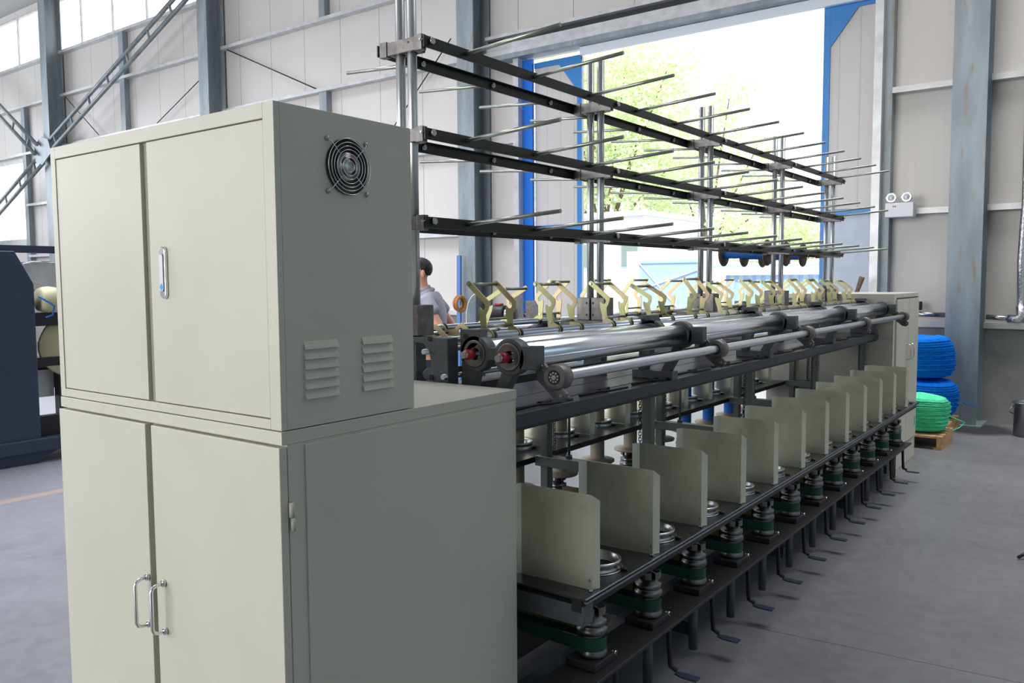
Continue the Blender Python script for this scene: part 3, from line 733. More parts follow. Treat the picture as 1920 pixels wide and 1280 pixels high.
# ---------------------------------------------------------------- delivery rollers and stands
def roller(y, z, r, x0, x1, label, cat='roller', m='roller', cuts=()):
    t = thing('delivery_roller', ((x0 + x1) / 2, y, z - r), label, cat)
    e = sorted([x0] + [c for c in cuts] + [x1])
    prof = []
    g = MB()
    pr_ = [(0.0, x0), (r * 0.93, x0), (r, x0 + 0.004)]
    for c in cuts:
        pr_ += [(r, c - 0.03), (r * 0.86, c - 0.02), (r * 0.86, c + 0.02), (r, c + 0.03)]
    pr_ += [(r, x1 - 0.004), (r * 0.93, x1), (0.0, x1)]
    g.lathe(pr_, (0, y, z), 40, 'X')
    g.build('roller_tube', M[m], t)
    return t
def rr_ends(t, y, z, x0):
    MB().cyl((x0 - 0.075, y, z), (x0, y, z), 0.0115, 16).build('journal', M['steel'], t)
    MB().lathe([(0.009, -0.065), (0.0165, -0.062), (0.0165, -0.03), (0.012, -0.026)], (x0, y, z), 20, 'X').build('red_cap', M['red'], t)
    MB().lathe([(0.0, -0.0765), (0.004, -0.0765), (0.0115, -0.0768)], (x0, y, z), 16, 'X').build('end_face', M['steel'], t)
cuts = ST[1:4]
for y, z, lab in ((1.57, 1.358, 'large chromed delivery roller nearest the aisle'), (1.711, 1.362, 'large chromed delivery roller, second from the aisle'),
                  (2.43, 1.358, 'large chromed delivery roller nearest the gateway'), (2.289, 1.362, 'large chromed delivery roller, second from the gateway')):
    t = roller(y, z, 0.045, 2.105, FX - 0.02, lab, cuts=cuts)
    if y < 2: rr_ends(t, y, z, 2.105)
for y, lab in ((1.413, 'slim bright guide roller in front, along the aisle side'), (2.587, 'slim bright guide roller along the gateway side')):
    roller(y, 1.301, 0.0175, 2.145, FX - 0.02, lab, m='shaft')
for y, lab in ((1.765, 'bright pivot shaft of the yellow cradles on the aisle side'), (2.235, 'bright pivot shaft of the yellow cradles on the gateway side')):
    o = MB().cyl((2.11, y, 1.411), (FX - 0.02, y, 1.411), 0.0125, 16).build('cradle_shaft', M['shaft']); tag(o, lab, 'shaft')
for y, z, lab in ((1.885, 1.365, 'thin bright tie bar left of the aisle-side cradle shaft'), (1.80, 1.285, 'thin bright tie bar low under the aisle-side rollers'), (2.13, 1.372, 'thin bright tie bar beside the gateway-side cradle shaft')):
    o = MB().cyl((2.03, y, z), (FX - 0.01, y, z), 0.009, 12).build('tie_bar', M['shaft']); tag(o, lab, 'tie bar')
for y, lab in ((1.80, 'black flat bar running just above the table under the aisle-side rollers'), (2.20, 'black flat bar running just above the table under the gateway-side rollers')):
    o = bx((2.12, y - 0.006, 1.222), (FX - 0.01, y + 0.006, 1.25)).build('flat_bar', M['black']); tag(o, lab, 'flat bar')

def arc(cy, cz, r, a0, a1, n_=14): return [(cy + r * math.cos(R(a0 + (a1 - a0) * i / n_)), cz + r * math.sin(R(a0 + (a1 - a0) * i / n_))) for i in range(n_ + 1)]
def stand(x, s, label, group, first=False):
    # s=-1: aisle side (coordinates as measured), s=+1: mirrored about Y=2
    F_ = (lambda y: y) if s < 0 else (lambda y: 4.0 - y)
    t = thing('roller_stand', (x, F_(1.62), 1.157), label, 'roller stand', group)
    def PR(poly, d0, d1): return MB().prism([(F_(a), b) for a, b in poly], d0, d1, 'X')
    mm = M['cast']
    xa, xb = x - 0.022, x + 0.022
    body = MB()
    for cy, cz in ((1.57, 1.358), (1.711, 1.362)):
        body.lathe([(0.046, -0.022), (0.060, -0.022), (0.060, 0.022), (0.046, 0.022), (0.046, -0.022)], (x, F_(cy), cz), 32, 'X')
    P2 = lambda poly: body.prism([(F_(a), b) for a, b in poly], xa, xb, 'X')
    P2([(1.522, 1.395), (1.462, 1.397), (1.462, 1.323), (1.530, 1.320)])
    P2([(1.655, 1.385), (1.626, 1.385), (1.626, 1.345), (1.655, 1.345)])
    P2([(1.69, 1.443), (1.772, 1.441), (1.772, 1.37), (1.765, 1.33), (1.69, 1.40)])
    body.build('housing', mm, t, 0.002)
    PR([(1.545, 1.318), (1.600, 1.312), (1.665, 1.19), (1.620, 1.19)], xa + 0.004, xb - 0.004).build('front_leg', mm, t, 0.003)
    PR([(1.70, 1.315), (1.770, 1.335), (1.775, 1.19), (1.735, 1.19)], xa + 0.004, xb - 0.004).build('rear_leg', mm, t, 0.003)
    bx((x - 0.03, F_(1.60), 1.157), (x + 0.03, F_(1.80), 1.195)).build('foot', mm, t, 0.003)
    for cy, cz in ((1.57, 1.358), (1.711, 1.362)):
        MB().lathe([(0.020, -0.020), (0.0455, -0.020), (0.0455, -0.026), (0.040, -0.027), (0.036, -0.022), (0.022, -0.022)], (x, F_(cy), cz), 28, 'X').build('bearing', M['clampm'], t)
    MB().cyl((x - 0.024, F_(1.747), 1.417), (x - 0.02, F_(1.747), 1.417), 0.010, 14).build('bolt_hole', M['black'], t)
    # arm and flange bearing of the slim roller
    xa, xb = x + 0.02, x + 0.055
    arm = PR([(1.500, 1.335), (1.478, 1.338), (1.375, 1.238), (1.392, 1.222), (1.42, 1.225), (1.49, 1.285)], xa, xa + 0.018)
    arm.build('bearing_arm', mm, t, 0.002)
    fl = MB()
    fl.prism([(F_(a), b) for a, b in [(1.475, 1.338), (1.455, 1.342), (1.370, 1.252), (1.378, 1.236), (1.395, 1.232)]], xa - 0.014, xa, 'X')
    fl.lathe([(0.0, -0.012), (0.018, -0.012), (0.020, -0.019), (0.038, -0.019), (0.041, -0.015), (0.041, 0.03), (0.0, 0.03)], (xa, F_(1.413), 1.301), 28, 'X')
    fl.build('bearing_flange', M['clampm'], t, 0.001)
    g = MB()
    for a in range(0, 360, 40): g.cyl((xa - 0.021, F_(1.413) + 0.0145 * math.cos(R(a)), 1.301 + 0.0145 * math.sin(R(a))), (xa - 0.008, F_(1.413) + 0.0145 * math.cos(R(a)), 1.301 + 0.0145 * math.sin(R(a))), 0.0035, 8)
    MB().cyl((xa - 0.0196, F_(1.413), 1.301), (xa - 0.0185, F_(1.413), 1.301), 0.023, 24).build('bearing_seal', M['black'], t)
    g.cyl((xa - 0.022, F_(1.413), 1.301), (xa - 0.006, F_(1.413), 1.301), 0.008, 14)
    g.build('ball_bearing', M['bolt'], t)
    for a, b in ((1.462, 1.333), (1.388, 1.246)):
        MB().cyl((xa - 0.02, F_(a), b), (xa - 0.012, F_(a), b), 0.006, 6).build('bolt', M['bolt'], t)
    return t
for s, nm in ((-1, 'aisle'), (1, 'gateway')):
    base = stand(ST[0] + 0.02, s, 'first dark roller stand from the near cabinet on the %s side' % nm, 'roller stands on the %s side' % nm)
    for k in range(1, 5): dup(base, (1.248 * k - (0.05 if k == 4 else 0), 0, 0), '%s dark roller stand from the near cabinet on the %s side' % (ORD[k], nm))
# tall end casting beside the near rollers
t = thing('end_casting', (2.08, 1.88, 1.157), 'grey end casting standing left of the red-capped rollers', 'casting')
g = MB().prism([(1.790, 1.160), (1.790, 1.413), (2.03, 1.412), (2.03, 1.395), (1.90, 1.392), (1.875, 1.375), (1.862, 1.31), (1.868, 1.160)], 2.045, 2.10, 'X'); g.build('casting_body', M['cast'], t, 0.003)
for y, z in ((1.868, 1.408), (1.862, 1.280)): MB().cyl((2.042, y, z), (2.047, y, z), 0.009, 14).build('bolt_hole', M['black'], t)
MB().prism([(1.815, 1.27), (1.90, 1.27), (1.91, 1.29), (1.895, 1.305), (1.862, 1.312), (1.815, 1.31)], 2.05, 2.095, 'X').build('boss', M['cast'], t, 0.002)

# guide levers on the aisle edge of the table
t0 = None
for k in range(12):
    x = 2.42 + P_ * k
    g = MB()
    g.tube([(x - 0.19, 1.655, 1.163), (x - 0.05, 1.650, 1.165), (x, 1.625, 1.165), (x + 0.06, 1.622, 1.165), (x + 0.12, 1.618, 1.165)], 0.0055, 5)
    g.tube([(x - 0.05, 1.652, 1.168), (x + 0.03, 1.655, 1.168)], 0.008, 6)
    o = g.build('guide_lever', M['black'])
    tag(o, 'black zigzag guide lever, %s from the near cabinet on the table edge' % ORD[k], 'lever', 'guide levers on the table edge')

# ---------------------------------------------------------------- yellow cradles
OUT = [(0.081, 0.197), (0.0, 0.129), (-0.001, 0.117), (0.006, 0.099), (0.016, 0.084), (0.015, 0.057), (0.012, 0.038), (-0.001, 0.033), (-0.013, 0.026), (-0.020, 0.012), (-0.016, -0.002), (0.0, -0.009), (0.014, -0.004), (0.020, 0.010), (0.037, 0.022), (0.038, 0.047), (0.046, 0.084), (0.047, 0.106), (0.042, 0.109), (0.033, 0.101), (0.022, 0.102), (0.017, 0.111), (0.02, 0.12), (0.096, 0.183), (0.102, 0.189), (0.098, 0.199), (0.089, 0.202)]
def cradle(x, s, ang, label, group):
    ys = 2.0 + s * 0.235; zs = 1.411
    t = thing('bobbin_cradle', (x + 0.078, ys, zs), label, 'cradle', group)
    ca, sa = math.cos(R(ang)), math.sin(R(ang))
    def T(a, b):
        b -= 0.011
        a, b = a * ca + b * sa, -a * sa + b * ca      # positive angle leans toward the middle
        return (ys - s * a, zs + b)
    for xx in (x, x + 0.155):
        MB().prism([T(a, b) for a, b in OUT], xx - 0.002, xx + 0.002, 'X').build('side_plate', M['yellowzinc'], t)
        MB().lathe([(0.0127, -0.008), (0.019, -0.008), (0.019, 0.008), (0.0127, 0.008)], (xx + 0.012, ys, zs), 20, 'X').build('collar', M['black'], t)
    a, b = T(0.091, 0.189); MB().cyl((x - 0.006, a, b), (x + 0.162, a, b), 0.0062, 12).build('top_rod', M['zinc_rod'], t)
    a, b = T(0.024, 0.042); MB().cyl((x - 0.004, a, b), (x + 0.160, a, b), 0.0052, 12).build('lower_rod', M['zinc_rod'], t)
    return t
AF = [0, 2, 2, 10, -12, 6, -3, 3, -6, -4, 2, 4]
ARR = [78, 12, -4, -8, -8, -3, 2, -6, 4, 8, 0, 3]
for k in range(12):
    cradle(2.238 + P_ * k, -1, AF[k], '%s yellow zinc cradle from the near cabinet on the aisle-side shaft' % ORD[k], 'cradles on the aisle-side shaft')
for k in range(12):
    cradle(2.36 + P_ * k, 1, ARR[k], '%s yellow zinc cradle from the near cabinet on the gateway-side shaft' % ORD[k], 'cradles on the gateway-side shaft')

# ---------------------------------------------------------------- creel
t = thing('bobbin_creel', (4.58, 2.0, 1.157), 'tall creel of galvanised posts and black rails with slanting pegs above the machine', 'creel')
for k, x in enumerate(ST):
    top = 3.05 if k == 0 else 2.60
    for y in (1.973, 2.027):
        MB().cyl((x, y, 1.20), (x, y, top), 0.0165, 20).build('post', M['galv_post'], t)
    g = MB(); g.box((x - 0.045 if k else 2.05, 1.925, 1.415), (min(x + 0.04, FX - 0.002), 1.996, 1.52)).box((x - 0.045 if k else 2.05, 2.004, 1.415), (min(x + 0.04, FX - 0.002), 2.075, 1.52))
    sk = g.build('post_socket', M['clampm'], t, 0.003)
    for y in (1.945, 1.985, 2.02, 2.055):
        for z in (1.44, 1.495): 
            xx = (x - 0.046 if k else 2.049)
            if y in (1.985, 2.02): MB().cyl((xx, y, z), (xx + 0.002, y, z), 0.005, 10).build('bolt_hole', M['black'], sk)
    if k: bx((x - 0.09, 1.86, 1.395), (min(x + 0.09, FX - 0.004), 2.14, 1.415)).build('socket_plate', M['clampm'], t, 0.002)
    bx((x - 0.025, 1.95, 1.157), (x + 0.025, 2.05, 1.395)).build('pedestal', M['cast'], t, 0.002)
    for z in (2.392, 2.092, 1.798):
        g = MB()
        g.box((x - 0.026, 1.935, z - 0.022), (x - 0.014, 2.065, z + 0.022)).box((x + 0.014, 1.935, z - 0.022), (x + 0.026, 2.065, z + 0.022))
        g.box((x - 0.014, 1.935, z - 0.022), (x + 0.014, 1.955, z + 0.022)).box((x - 0.014, 2.045, z - 0.022), (x + 0.014, 2.065, z + 0.022)).box((x - 0.014, 1.991, z - 0.022), (x + 0.014, 2.009, z + 0.022))
        g.box((x - 0.03, 1.902, z - 0.026), (x - 0.006, 1.935, z + 0.026)).box((x - 0.03, 2.065, z - 0.026), (x - 0.006, 2.098, z + 0.026))
        cl = g.build('clamp', M['clampm'], t, 0.0015)
        MB().cyl((x - 0.04, 1.9015, z + 0.004), (x - 0.01, 1.9015, z + 0.004), 0.004, 8).build('stud', M['bolt'], cl)
        MB().cyl((x + 0.003, 1.878, z + 0.004), (x + 0.003, 1.888, z + 0.004), 0.0115, 6).build('nut', M['bolt'], cl)
        MB().cyl((x - 0.027, 1.965, z + 0.008), (x - 0.0255, 1.965, z + 0.008), 0.004, 8).build('bolt_hole', M['black'], cl)
for z in (2.392, 2.092, 1.798):
    for s in (-1, 1):
        y = 2.0 + s * 0.107
        g = MB()
        g.box((ST[0] - 0.03, y - 0.0025, z - 0.019), (ST[4] + 0.03, y + 0.0025, z + 0.019))
        g.box((ST[0] + 0.03, min(y, y - s * 0.022), z + 0.0165), (ST[4] - 0.03, max(y, y - s * 0.022), z + 0.019))
        rl = g.build('creel_rail', M['rail'], t)
        for k in range(12):
            x = 2.28 + P_ * k
            if s > 0: x = 2.28 + P_ * k
            MB().cyl((x, y - s * 0.016, z + 0.002), (x, y + s * 0.395, z + 0.030), 0.0072, 12).build('peg', M['zinc_rod'], t)
            MB().cyl((x, y - s * 0.014, z), (x, y - s * 0.003, z), 0.0105, 6).build('nut', M['bolt'], rl)

# empty / blue-wrapped spools hanging on three pegs of the gateway side
def spool(k, label):
    x = 2.28 + P_ * k; zc = 1.822 - 0.026
    t = thing('flanged_spool', (x, 2.3, zc - 0.1), label, 'spool', 'blue-wrapped spools on the lowest pegs')
    for y in (2.14, 2.475):
        MB().lathe([(0.034, -0.008), (0.092, -0.008), (0.096, -0.004), (0.096, 0.004), (0.092, 0.008), (0.034, 0.008), (0.034, -0.008)], (x, y, zc), 36, 'Y').build('flange', M['browndisc'], t)
    MB().lathe([(0.038, -0.158), (0.038, 0.158)], (x, 2.3075, zc), 28, 'Y').build('barrel', M['blueyarn'], t)
    return t
spool(9, 'blue spool with brown flanges, nearest of the three hanging under the lowest rail')
spool(10, 'blue spool with brown flanges, middle of the three hanging under the lowest rail')
spool(11, 'blue spool with brown flanges, farthest of the three hanging under the lowest rail')

# ---------------------------------------------------------------- bales, pallets, bin
def bale(c, r, h, m, label, sq=0.75, seed=1, grp=None):
    rnd = random.Random(seed); n_, k_ = 64, 44
    vs = []; fs = []
    for j in range(k_ + 1):
        v = j / k_; z = h * v
        pr_ = (1 - abs(2 * v - 1) ** 3.2) ** 0.45 if 0 < v < 1 else 0.0
        pr_ = 0.55 + 0.45 * pr_ if 0 < v < 1 else 0.5
        rib = 0.012 * math.sin(j * 2.6) + 0.006 * math.sin(j * 5.1)
        for i in range(n_):
            a = 2 * math.pi * i / n_
            q = (abs(math.cos(a)) ** (2 / sq / 1.6) + abs(math.sin(a)) ** (2 / sq / 1.6)) ** -0.42
            rr = r * pr_ * (0.93 + 0.1 * q) + rib + 0.014 * math.sin(3 * a + seed + v * 4) + rnd.uniform(-0.003, 0.003)
            vs.append((c[0] + rr * math.cos(a), c[1] + rr * math.sin(a), c[2] + z + 0.012 * math.sin(2 * a + seed) * v))
    for j in range(k_):
        fs += [(j * n_ + i, j * n_ + (i + 1) % n_, (j + 1) * n_ + (i + 1) % n_, (j + 1) * n_ + i) for i in range(n_)]
    fs += [tuple(reversed(range(n_))), tuple(k_ * n_ + i for i in range(n_))]
    o = MB().add(vs, fs, True).build('rope_bale', M[m]); return tag(o, label, 'bale', grp)
bale((9.60, 1.73, 0.13), 0.34, 0.41, 'bluerope', 'lower blue rope bale, squashed and wider, on the rear pallet', seed=3)
bale((9.60, 1.73, 0.558), 0.305, 0.44, 'bluerope', 'upper blue rope bale, stacked on the other blue bale', seed=5)
bale((8.78, 1.60, 0.13), 0.27, 0.335, 'greenrope', 'mint green rope bale on the pallet beside the far cabinet', seed=8)
for pts, m, lab in (([(8.78, 1.36, 0.3), (8.9, 1.28, 0.24), (9.0, 1.22, 0.2), (8.9, 1.25, 0.16), (8.8, 1.3, 0.14)], 'greenrope', 'loose pale green strands hanging off the green bale'),
                    ([(9.72, 1.40, 0.33), (9.7, 1.32, 0.29), (9.68, 1.25, 0.285), (9.66, 1.2, 0.29)], 'bluerope', 'loose blue strand sticking out of the lower blue bale')):
    o = MB().tube(pts, 0.005, 6).build('rope_strand', M[m]); tag(o, lab, 'rope')
def pallet(x0, y0, w_, d_, label):
    t = thing('wooden_pallet', (x0 + w_ / 2, y0 + d_ / 2, 0), label, 'pallet', 'wooden pallets under the bales')
    for k in range(5): bx((x0 + k * (w_ - 0.09) / 4, y0, 0.107), (x0 + k * (w_ - 0.09) / 4 + 0.09, y0 + d_, 0.125)).build('deck_board', M['wood'], t)
    for k in range(3):
        y = y0 + k * (d_ - 0.08) / 2
        bx((x0, y, 0.018), (x0 + w_, y + 0.045, 0.107)).build('stringer', M['wood'], t)
        bx((x0, y - 0.01 if k else y, 0.0), (x0 + w_, y + 0.07, 0.018)).build('bottom_board', M['wood'], t)
pallet(8.46, 1.33, 0.62, 0.62, 'front wooden pallet under the mint green bale')
pallet(9.26, 1.40, 0.66, 0.70, 'rear wooden pallet under the blue bales')
t = thing('steel_bin', (9.75, 0.75, 0), 'round stainless steel bin standing by the cement wall at the right edge', 'bin')
MB().lathe([(0.0, 0.005), (0.135, 0.005), (0.135, 0.33), (0.15, 0.335), (0.15, 0.345), (0.135, 0.35), (0.128, 0.345), (0.128, 0.03), (0.0, 0.03)], (9.75, 0.75, 0), 36).build('drum', M['stainless'], t)
MB().tube([(9.72, 0.885, 0.30), (9.70, 0.915, 0.27), (9.70, 0.915, 0.24), (9.72, 0.885, 0.22)], 0.006, 6).build('handle', M['stainless'], t)
o = MB().tube([(5.40, 0.44, 0.012), (5.44, 0.41, 0.03), (5.50, 0.36, 0.02), (5.46, 0.32, 0.012)], 0.009, 6).build('wire_scrap', M['black']); tag(o, 'short black scrap lying on the floor at the right edge', 'scrap')

# ---------------------------------------------------------------- blue-grey machine at the left
t = thing('spooling_machine', (3.0, 8.2, 0), 'slate blue machine with chamfered end cover at the left edge', 'machine')
prof = [(2.0, 0.20), (2.0, 1.885), (3.20, 1.885), (3.345, 1.60), (3.345, 0.20)]
MB().prism(prof, 7.78, 8.5, 'Y').build('end_cover', M['slate'], t, 0.006)
bx((2.0, 7.74, 0.10), (5.6, 8.6, 0.22)).build('base_beam', M['slate'], t, 0.01)
MB().prism([(2.6, 0.0), (2.6, 0.10), (3.5, 0.10), (3.35, 0.03), (3.32, 0.0)], 7.78, 8.5, 'Y').build('base_foot', M['slate'], t)
bx((2.0, 7.95, 1.88), (4.6, 8.03, 1.945)).build('top_beam', M['slate'], t)
bx((3.352, 8.0, 0.25), (3.42, 8.06, 1.4)).build('inner_post', M['black'], t)
bx((3.60, 7.95, 0.22), (3.68, 8.05, 0.95)).build('inner_post', M['black'], t)
bx((3.352, 7.9, 0.85), (4.4, 8.1, 0.93)).build('shelf_beam', M['black'], t)
bx((3.352, 7.85, 1.22), (3.62, 8.1, 1.34)).build('winding_head', M['black'], t, 0.01)
bx((3.37, 8.1, 1.55), (3.75, 8.16, 1.80)).build('guard_plate', M['girt'], t)
MB().tube([(3.35, 8.0, 1.70), (3.36, 8.0, 1.78), (3.44, 8.0, 1.80), (3.8, 8.0, 1.80)], 0.008, 8).build('guide_tube', M['chrome'], t)
bx((3.352, 7.86, 0.225), (4.4, 7.95, 0.40)).build('lower_beam', M['black'], t)
bx((3.352, 8.1, 0.62), (3.9, 8.3, 0.84)).build('drive_housing', M['darkgrey'], t, 0.02)
bx((3.42, 8.06, 0.55), (3.60, 8.08, 0.80)).build('grey_plate', M['girt'], t)
MB().lathe([(0.0, -0.02), (0.27, -0.02), (0.28, -0.01), (0.28, 0.01), (0.27, 0.02), (0.0, 0.02)], (3.70, 7.93, 1.02), 40, 'Y').build('ivory_disc', M['ivory'], t)
o = MB().lathe([(0.0, -0.09), (0.10, -0.09), (0.115, -0.05), (0.12, 0.0), (0.11, 0.06), (0.085, 0.09), (0.0, 0.09)], (3.50, 7.86, 1.458), 24, 'X').build('yarn_cone', M['ivory']); tag(o, 'cream yarn package on the slate blue machine', 'yarn package')
o = MB().tube([(3.38, 7.78, 1.49), (3.44, 7.74, 1.44), (3.49, 7.73, 1.40), (3.47, 7.73, 1.32), (3.42, 7.75, 1.30)], 0.008, 6).build('blue_twine', M['blueyarn']); tag(o, 'blue cord draped over the cream yarn package', 'cord')

# ---------------------------------------------------------------- things along the wall behind the machine
t = thing('electric_motor', (8.0, 6.15, 0), 'black motor with a pale end cap on a grey pedestal in front of the column', 'motor')
MB().cyl((8.0, 6.27, 1.22), (8.0, 6.06, 1.22), 0.085, 24).build('motor_body', M['black'], t, 0.008)
MB().cyl((8.0, 6.06, 1.205), (8.0, 6.0, 1.205), 0.07, 24, 0.06).build('end_cap', M['stainless'], t)
bx((7.96, 6.12, 1.305), (8.04, 6.2, 1.325)).build('red_knob', M['red'], t)
bx((7.9, 6.0, 0.0), (8.1, 6.3, 1.14)).build('pedestal', M['cast'], t)
t = thing('valve_stand', (8.2, 5.9, 0), 'grey valve unit on a pedestal between the motor and the blue gate post', 'valve')
bx((8.12, 5.72, 0.0), (8.3, 6.0, 1.12)).build('pedestal', M['cast'], t)
bx((8.14, 5.98, 1.12), (8.24, 6.06, 1.42)).build('tall_block', M['clampm'], t)
bx((8.14, 5.74, 1.12), (8.24, 5.86, 1.36)).build('short_block', M['clampm'], t)
MB().cyl((8.2, 5.9, 1.19), (8.2, 5.78, 1.19), 0.05, 20).build('drum', M['stainless'], t)
o = bx((9.84, 8.36, 0.0), (9.88, 8.43, 2.0)).build('blue_pole', M['bluepole']); o.rotation_euler = (R(0.8), 0, 0)
tag(o, 'blue flat pole leaning in front of the rust-streaked column', 'pole')
o = MB().torus((9.75, 8.30, 1.26), 0.10, 0.026, 'Y', 28, 8).torus((9.75, 8.25, 1.25), 0.11, 0.026, 'Y', 28, 8).build('cable_coil', M['orange']); tag(o, 'orange cable coil hanging behind the worker', 'cable coil')
t = None
o = MB().tube([(9.7, 8.10, 0.012), (9.7, 8.10, 1.0)] + [(9.7, 7.88 + 0.22 * math.cos(R(a)), 1.05 + 0.36 * math.sin(R(a))) for a in range(0, 181, 12)] + [(9.7, 7.64, 1.0), (9.7, 7.62, 0.012)], 0.012, 8).build('grey_hose', M['girt']); tag(o, 'pale hose arching in front of the column foot', 'hose')
o = MB().tube([(9.9, 2.75, 0.0), (9.9, 2.52, 1.3), (9.9, 2.42, 1.62)], [0.012, 0.015, 0.032], 8).build('broom_head', M['browndisc']); tag(o, 'dark brown tool standing behind the far cabinet by the gate jamb', 'tool')

# ---------------------------------------------------------------- worker
def skin_mesh(name, joints, edges, m, parent=None, sub=2, root=0):
    me = bpy.data.meshes.new(name)
    off = Vector(parent['_w']) if parent is not None else Vector((0, 0, 0))
    me.from_pydata([tuple(Vector(j[:3]) - off) for j in joints], edges, [])
    o = bpy.data.objects.new(name, me); C.objects.link(o)
    if parent is not None: o.parent = parent
    sk = o.modifiers.new('skin', 'SKIN'); sk.use_smooth_shade = True
    for i, j in enumerate(joints):
        v = me.skin_vertices[0].data[i]; rr = j[3]
        v.radius = rr if isinstance(rr, tuple) else (rr, rr)
        v.use_root = (i == root)
    ss = o.modifiers.new('sub', 'SUBSURF'); ss.levels = sub; ss.render_levels = sub
    me.materials.append(m)
    return o
# facing direction of the worker: to the left of the picture
PX, PY = 5.357, 4.86
fw = Vector((-0.52, 0.85, 0)).normalized(); lf = Vector((-fw.y, fw.x, 0))   # lf: his left hand side (toward the camera)
def W(a, l, z): q = Vector((PX, PY, 0)) + fw * a + lf * l; return (q.x, q.y, z)
per = thing('person', (PX, PY, 0), 'man in a grey short-sleeved work shirt facing left behind the machine', 'person')
J = [W(0.0, 0, 0.98) + ((0.15, 0.12),), W(0.02, 0, 1.12) + ((0.145, 0.11),), W(0.02, 0, 1.28) + ((0.16, 0.12),), W(0.03, 0, 1.40) + ((0.17, 0.11),), W(0.065, 0, 1.50) + (0.062,), W(0.09, 0, 1.56) + (0.057,),
     W(0.12, 0, 1.63) + ((0.075, 0.088),), W(0.125, 0, 1.70) + ((0.078, 0.096),), W(0.115, 0, 1.755) + ((0.060, 0.075),)]
E_ = [(i, i + 1) for i in range(8)]
def limb(pts, root_i):
    k = len(J); prev = root_i
    for p in pts:
        J.append(p); E_.append((prev, len(J) - 1)); prev = len(J) - 1
    return prev
for s in (1, -1):
    hand = limb([W(0.02, s * 0.19, 1.42) + (0.058,), W(-0.07, s * 0.26, 1.28) + (0.046,), W(-0.16, s * 0.29, 1.15) + (0.040,), W(-0.06, s * 0.27, 1.05) + (0.036,), W(0.06, s * 0.24, 0.99) + (0.026,), W(0.12, s * 0.22, 0.97) + ((0.030, 0.018),)], 3)
    for q, (dl, dz, ln) in enumerate(((0.028, 0.0, 0.06), (0.010, 0.006, 0.07), (-0.010, 0.004, 0.065), (-0.028, -0.004, 0.05))):
        limb([W(0.15, s * 0.22 + dl, 0.965 + dz) + (0.0095,), W(0.15 + ln * 0.6, s * 0.22 + dl, 0.955 + dz) + (0.009,), W(0.15 + ln, s * 0.22 + dl * 1.1, 0.935 + dz) + (0.008,)], hand)
    limb([W(0.10, s * 0.22 - 0.03 * s, 0.985) + (0.010,), W(0.13, s * 0.22 - 0.055 * s, 0.995) + (0.009,)], hand - 1)
    limb([W(0.0, s * 0.10, 0.90) + (0.09,), W(0.02, s * 0.11, 0.50) + (0.058,), W(-0.02, s * 0.11, 0.10) + (0.042,), W(0.03, s * 0.115, 0.045) + (0.040,), W(0.15, s * 0.12, 0.035) + (0.032,)], 0)
body = skin_mesh('body', J, E_, M['skin'], per)
# shirt
SJ = [W(0.0, 0, 0.95) + ((0.175, 0.135),), W(0.01, 0, 1.10) + ((0.172, 0.132),), W(0.0, 0, 1.26) + ((0.188, 0.142),), W(0.01, 0, 1.40) + ((0.185, 0.128),), W(0.045, 0, 1.485) + ((0.095, 0.085),), W(0.075, 0, 1.535) + ((0.070, 0.066),)]
SE = [(i, i + 1) for i in range(5)]
for s in (1, -1):
    k = len(SJ); SJ += [W(0.01, s * 0.19, 1.42) + (0.076,), W(-0.045, s * 0.24, 1.35) + (0.072,), W(-0.075, s * 0.258, 1.305) + (0.070,)]; SE += [(3, k), (k, k + 1), (k + 1, k + 2)]
skin_mesh('shirt', SJ, SE, M['shirt'], per)
TJ = [W(0.0, 0, 0.97) + ((0.165, 0.13),)]; TE = []
for s in (1, -1):
    k = len(TJ); TJ += [W(0.0, s * 0.10, 0.84) + (0.105,), W(0.02, s * 0.11, 0.50) + (0.085,), W(-0.02, s * 0.11, 0.09) + (0.072,)]; TE += [(0, k), (k, k + 1), (k + 1, k + 2)]
skin_mesh('trousers', TJ, TE, M['trouser'], per)
for s in (1, -1):
    skin_mesh('shoe', [W(-0.05, s * 0.11, 0.045) + (0.048,), W(0.06, s * 0.115, 0.04) + (0.046,), W(0.18, s * 0.12, 0.03) + (0.036,)], [(0, 1), (1, 2)], M['black'], per)
def blob(c, rx, ry, rz, m, name, n_=20, cut=None):
    vs = []; fs = []
    k_ = 14
    for j in range(k_ + 1):
        ph = math.pi * j / k_
        for i in range(n_):
            a = 2 * math.pi * i / n_
            q = Vector((0, 0, 0)) + fw * (rx * math.sin(ph) * math.cos(a)) + lf * (ry * math.sin(ph) * math.sin(a)) + Vector((0, 0, rz * math.cos(ph)))
            vs.append(tuple(Vector(c) + (cut(q) if cut else q)))
    for j in range(k_): fs += [(j * n_ + i, (j + 1) * n_ + i, (j + 1) * n_ + (i + 1) % n_, j * n_ + (i + 1) % n_) for i in range(n_)]
    return MB().add(vs, fs, True).build(name, m, per)
def hcut(q):
    a = q.dot(fw)
    if a > 0.06 and q.z < 0.055: return q * 0.70 + Vector((0, 0, 0.02))
    if a > -0.045 and q.z < 0.022: return q * 0.70
    if a > -0.075 and q.z < -0.02: return q * 0.74
    if q.z < -0.07: return q * 0.82
    return q
blob(W(0.100, 0, 1.712), 0.108, 0.089, 0.098, M['hair'], 'hair', 40, hcut)
blob(W(0.062, 0.082, 1.668), 0.018, 0.011, 0.032, M['skin'], 'ear')
blob(W(0.062, -0.082, 1.668), 0.018, 0.011, 0.032, M['skin'], 'ear')
blob(W(0.222, 0, 1.655), 0.020, 0.014, 0.024, M['skin'], 'nose')
for s in (1, -1): blob(W(0.200, s * 0.030, 1.685), 0.010, 0.013, 0.007, M['black'], 'eye')
blob(W(0.205, 0, 1.612), 0.010, 0.024, 0.007, M['redlab'], 'mouth')
g = MB()
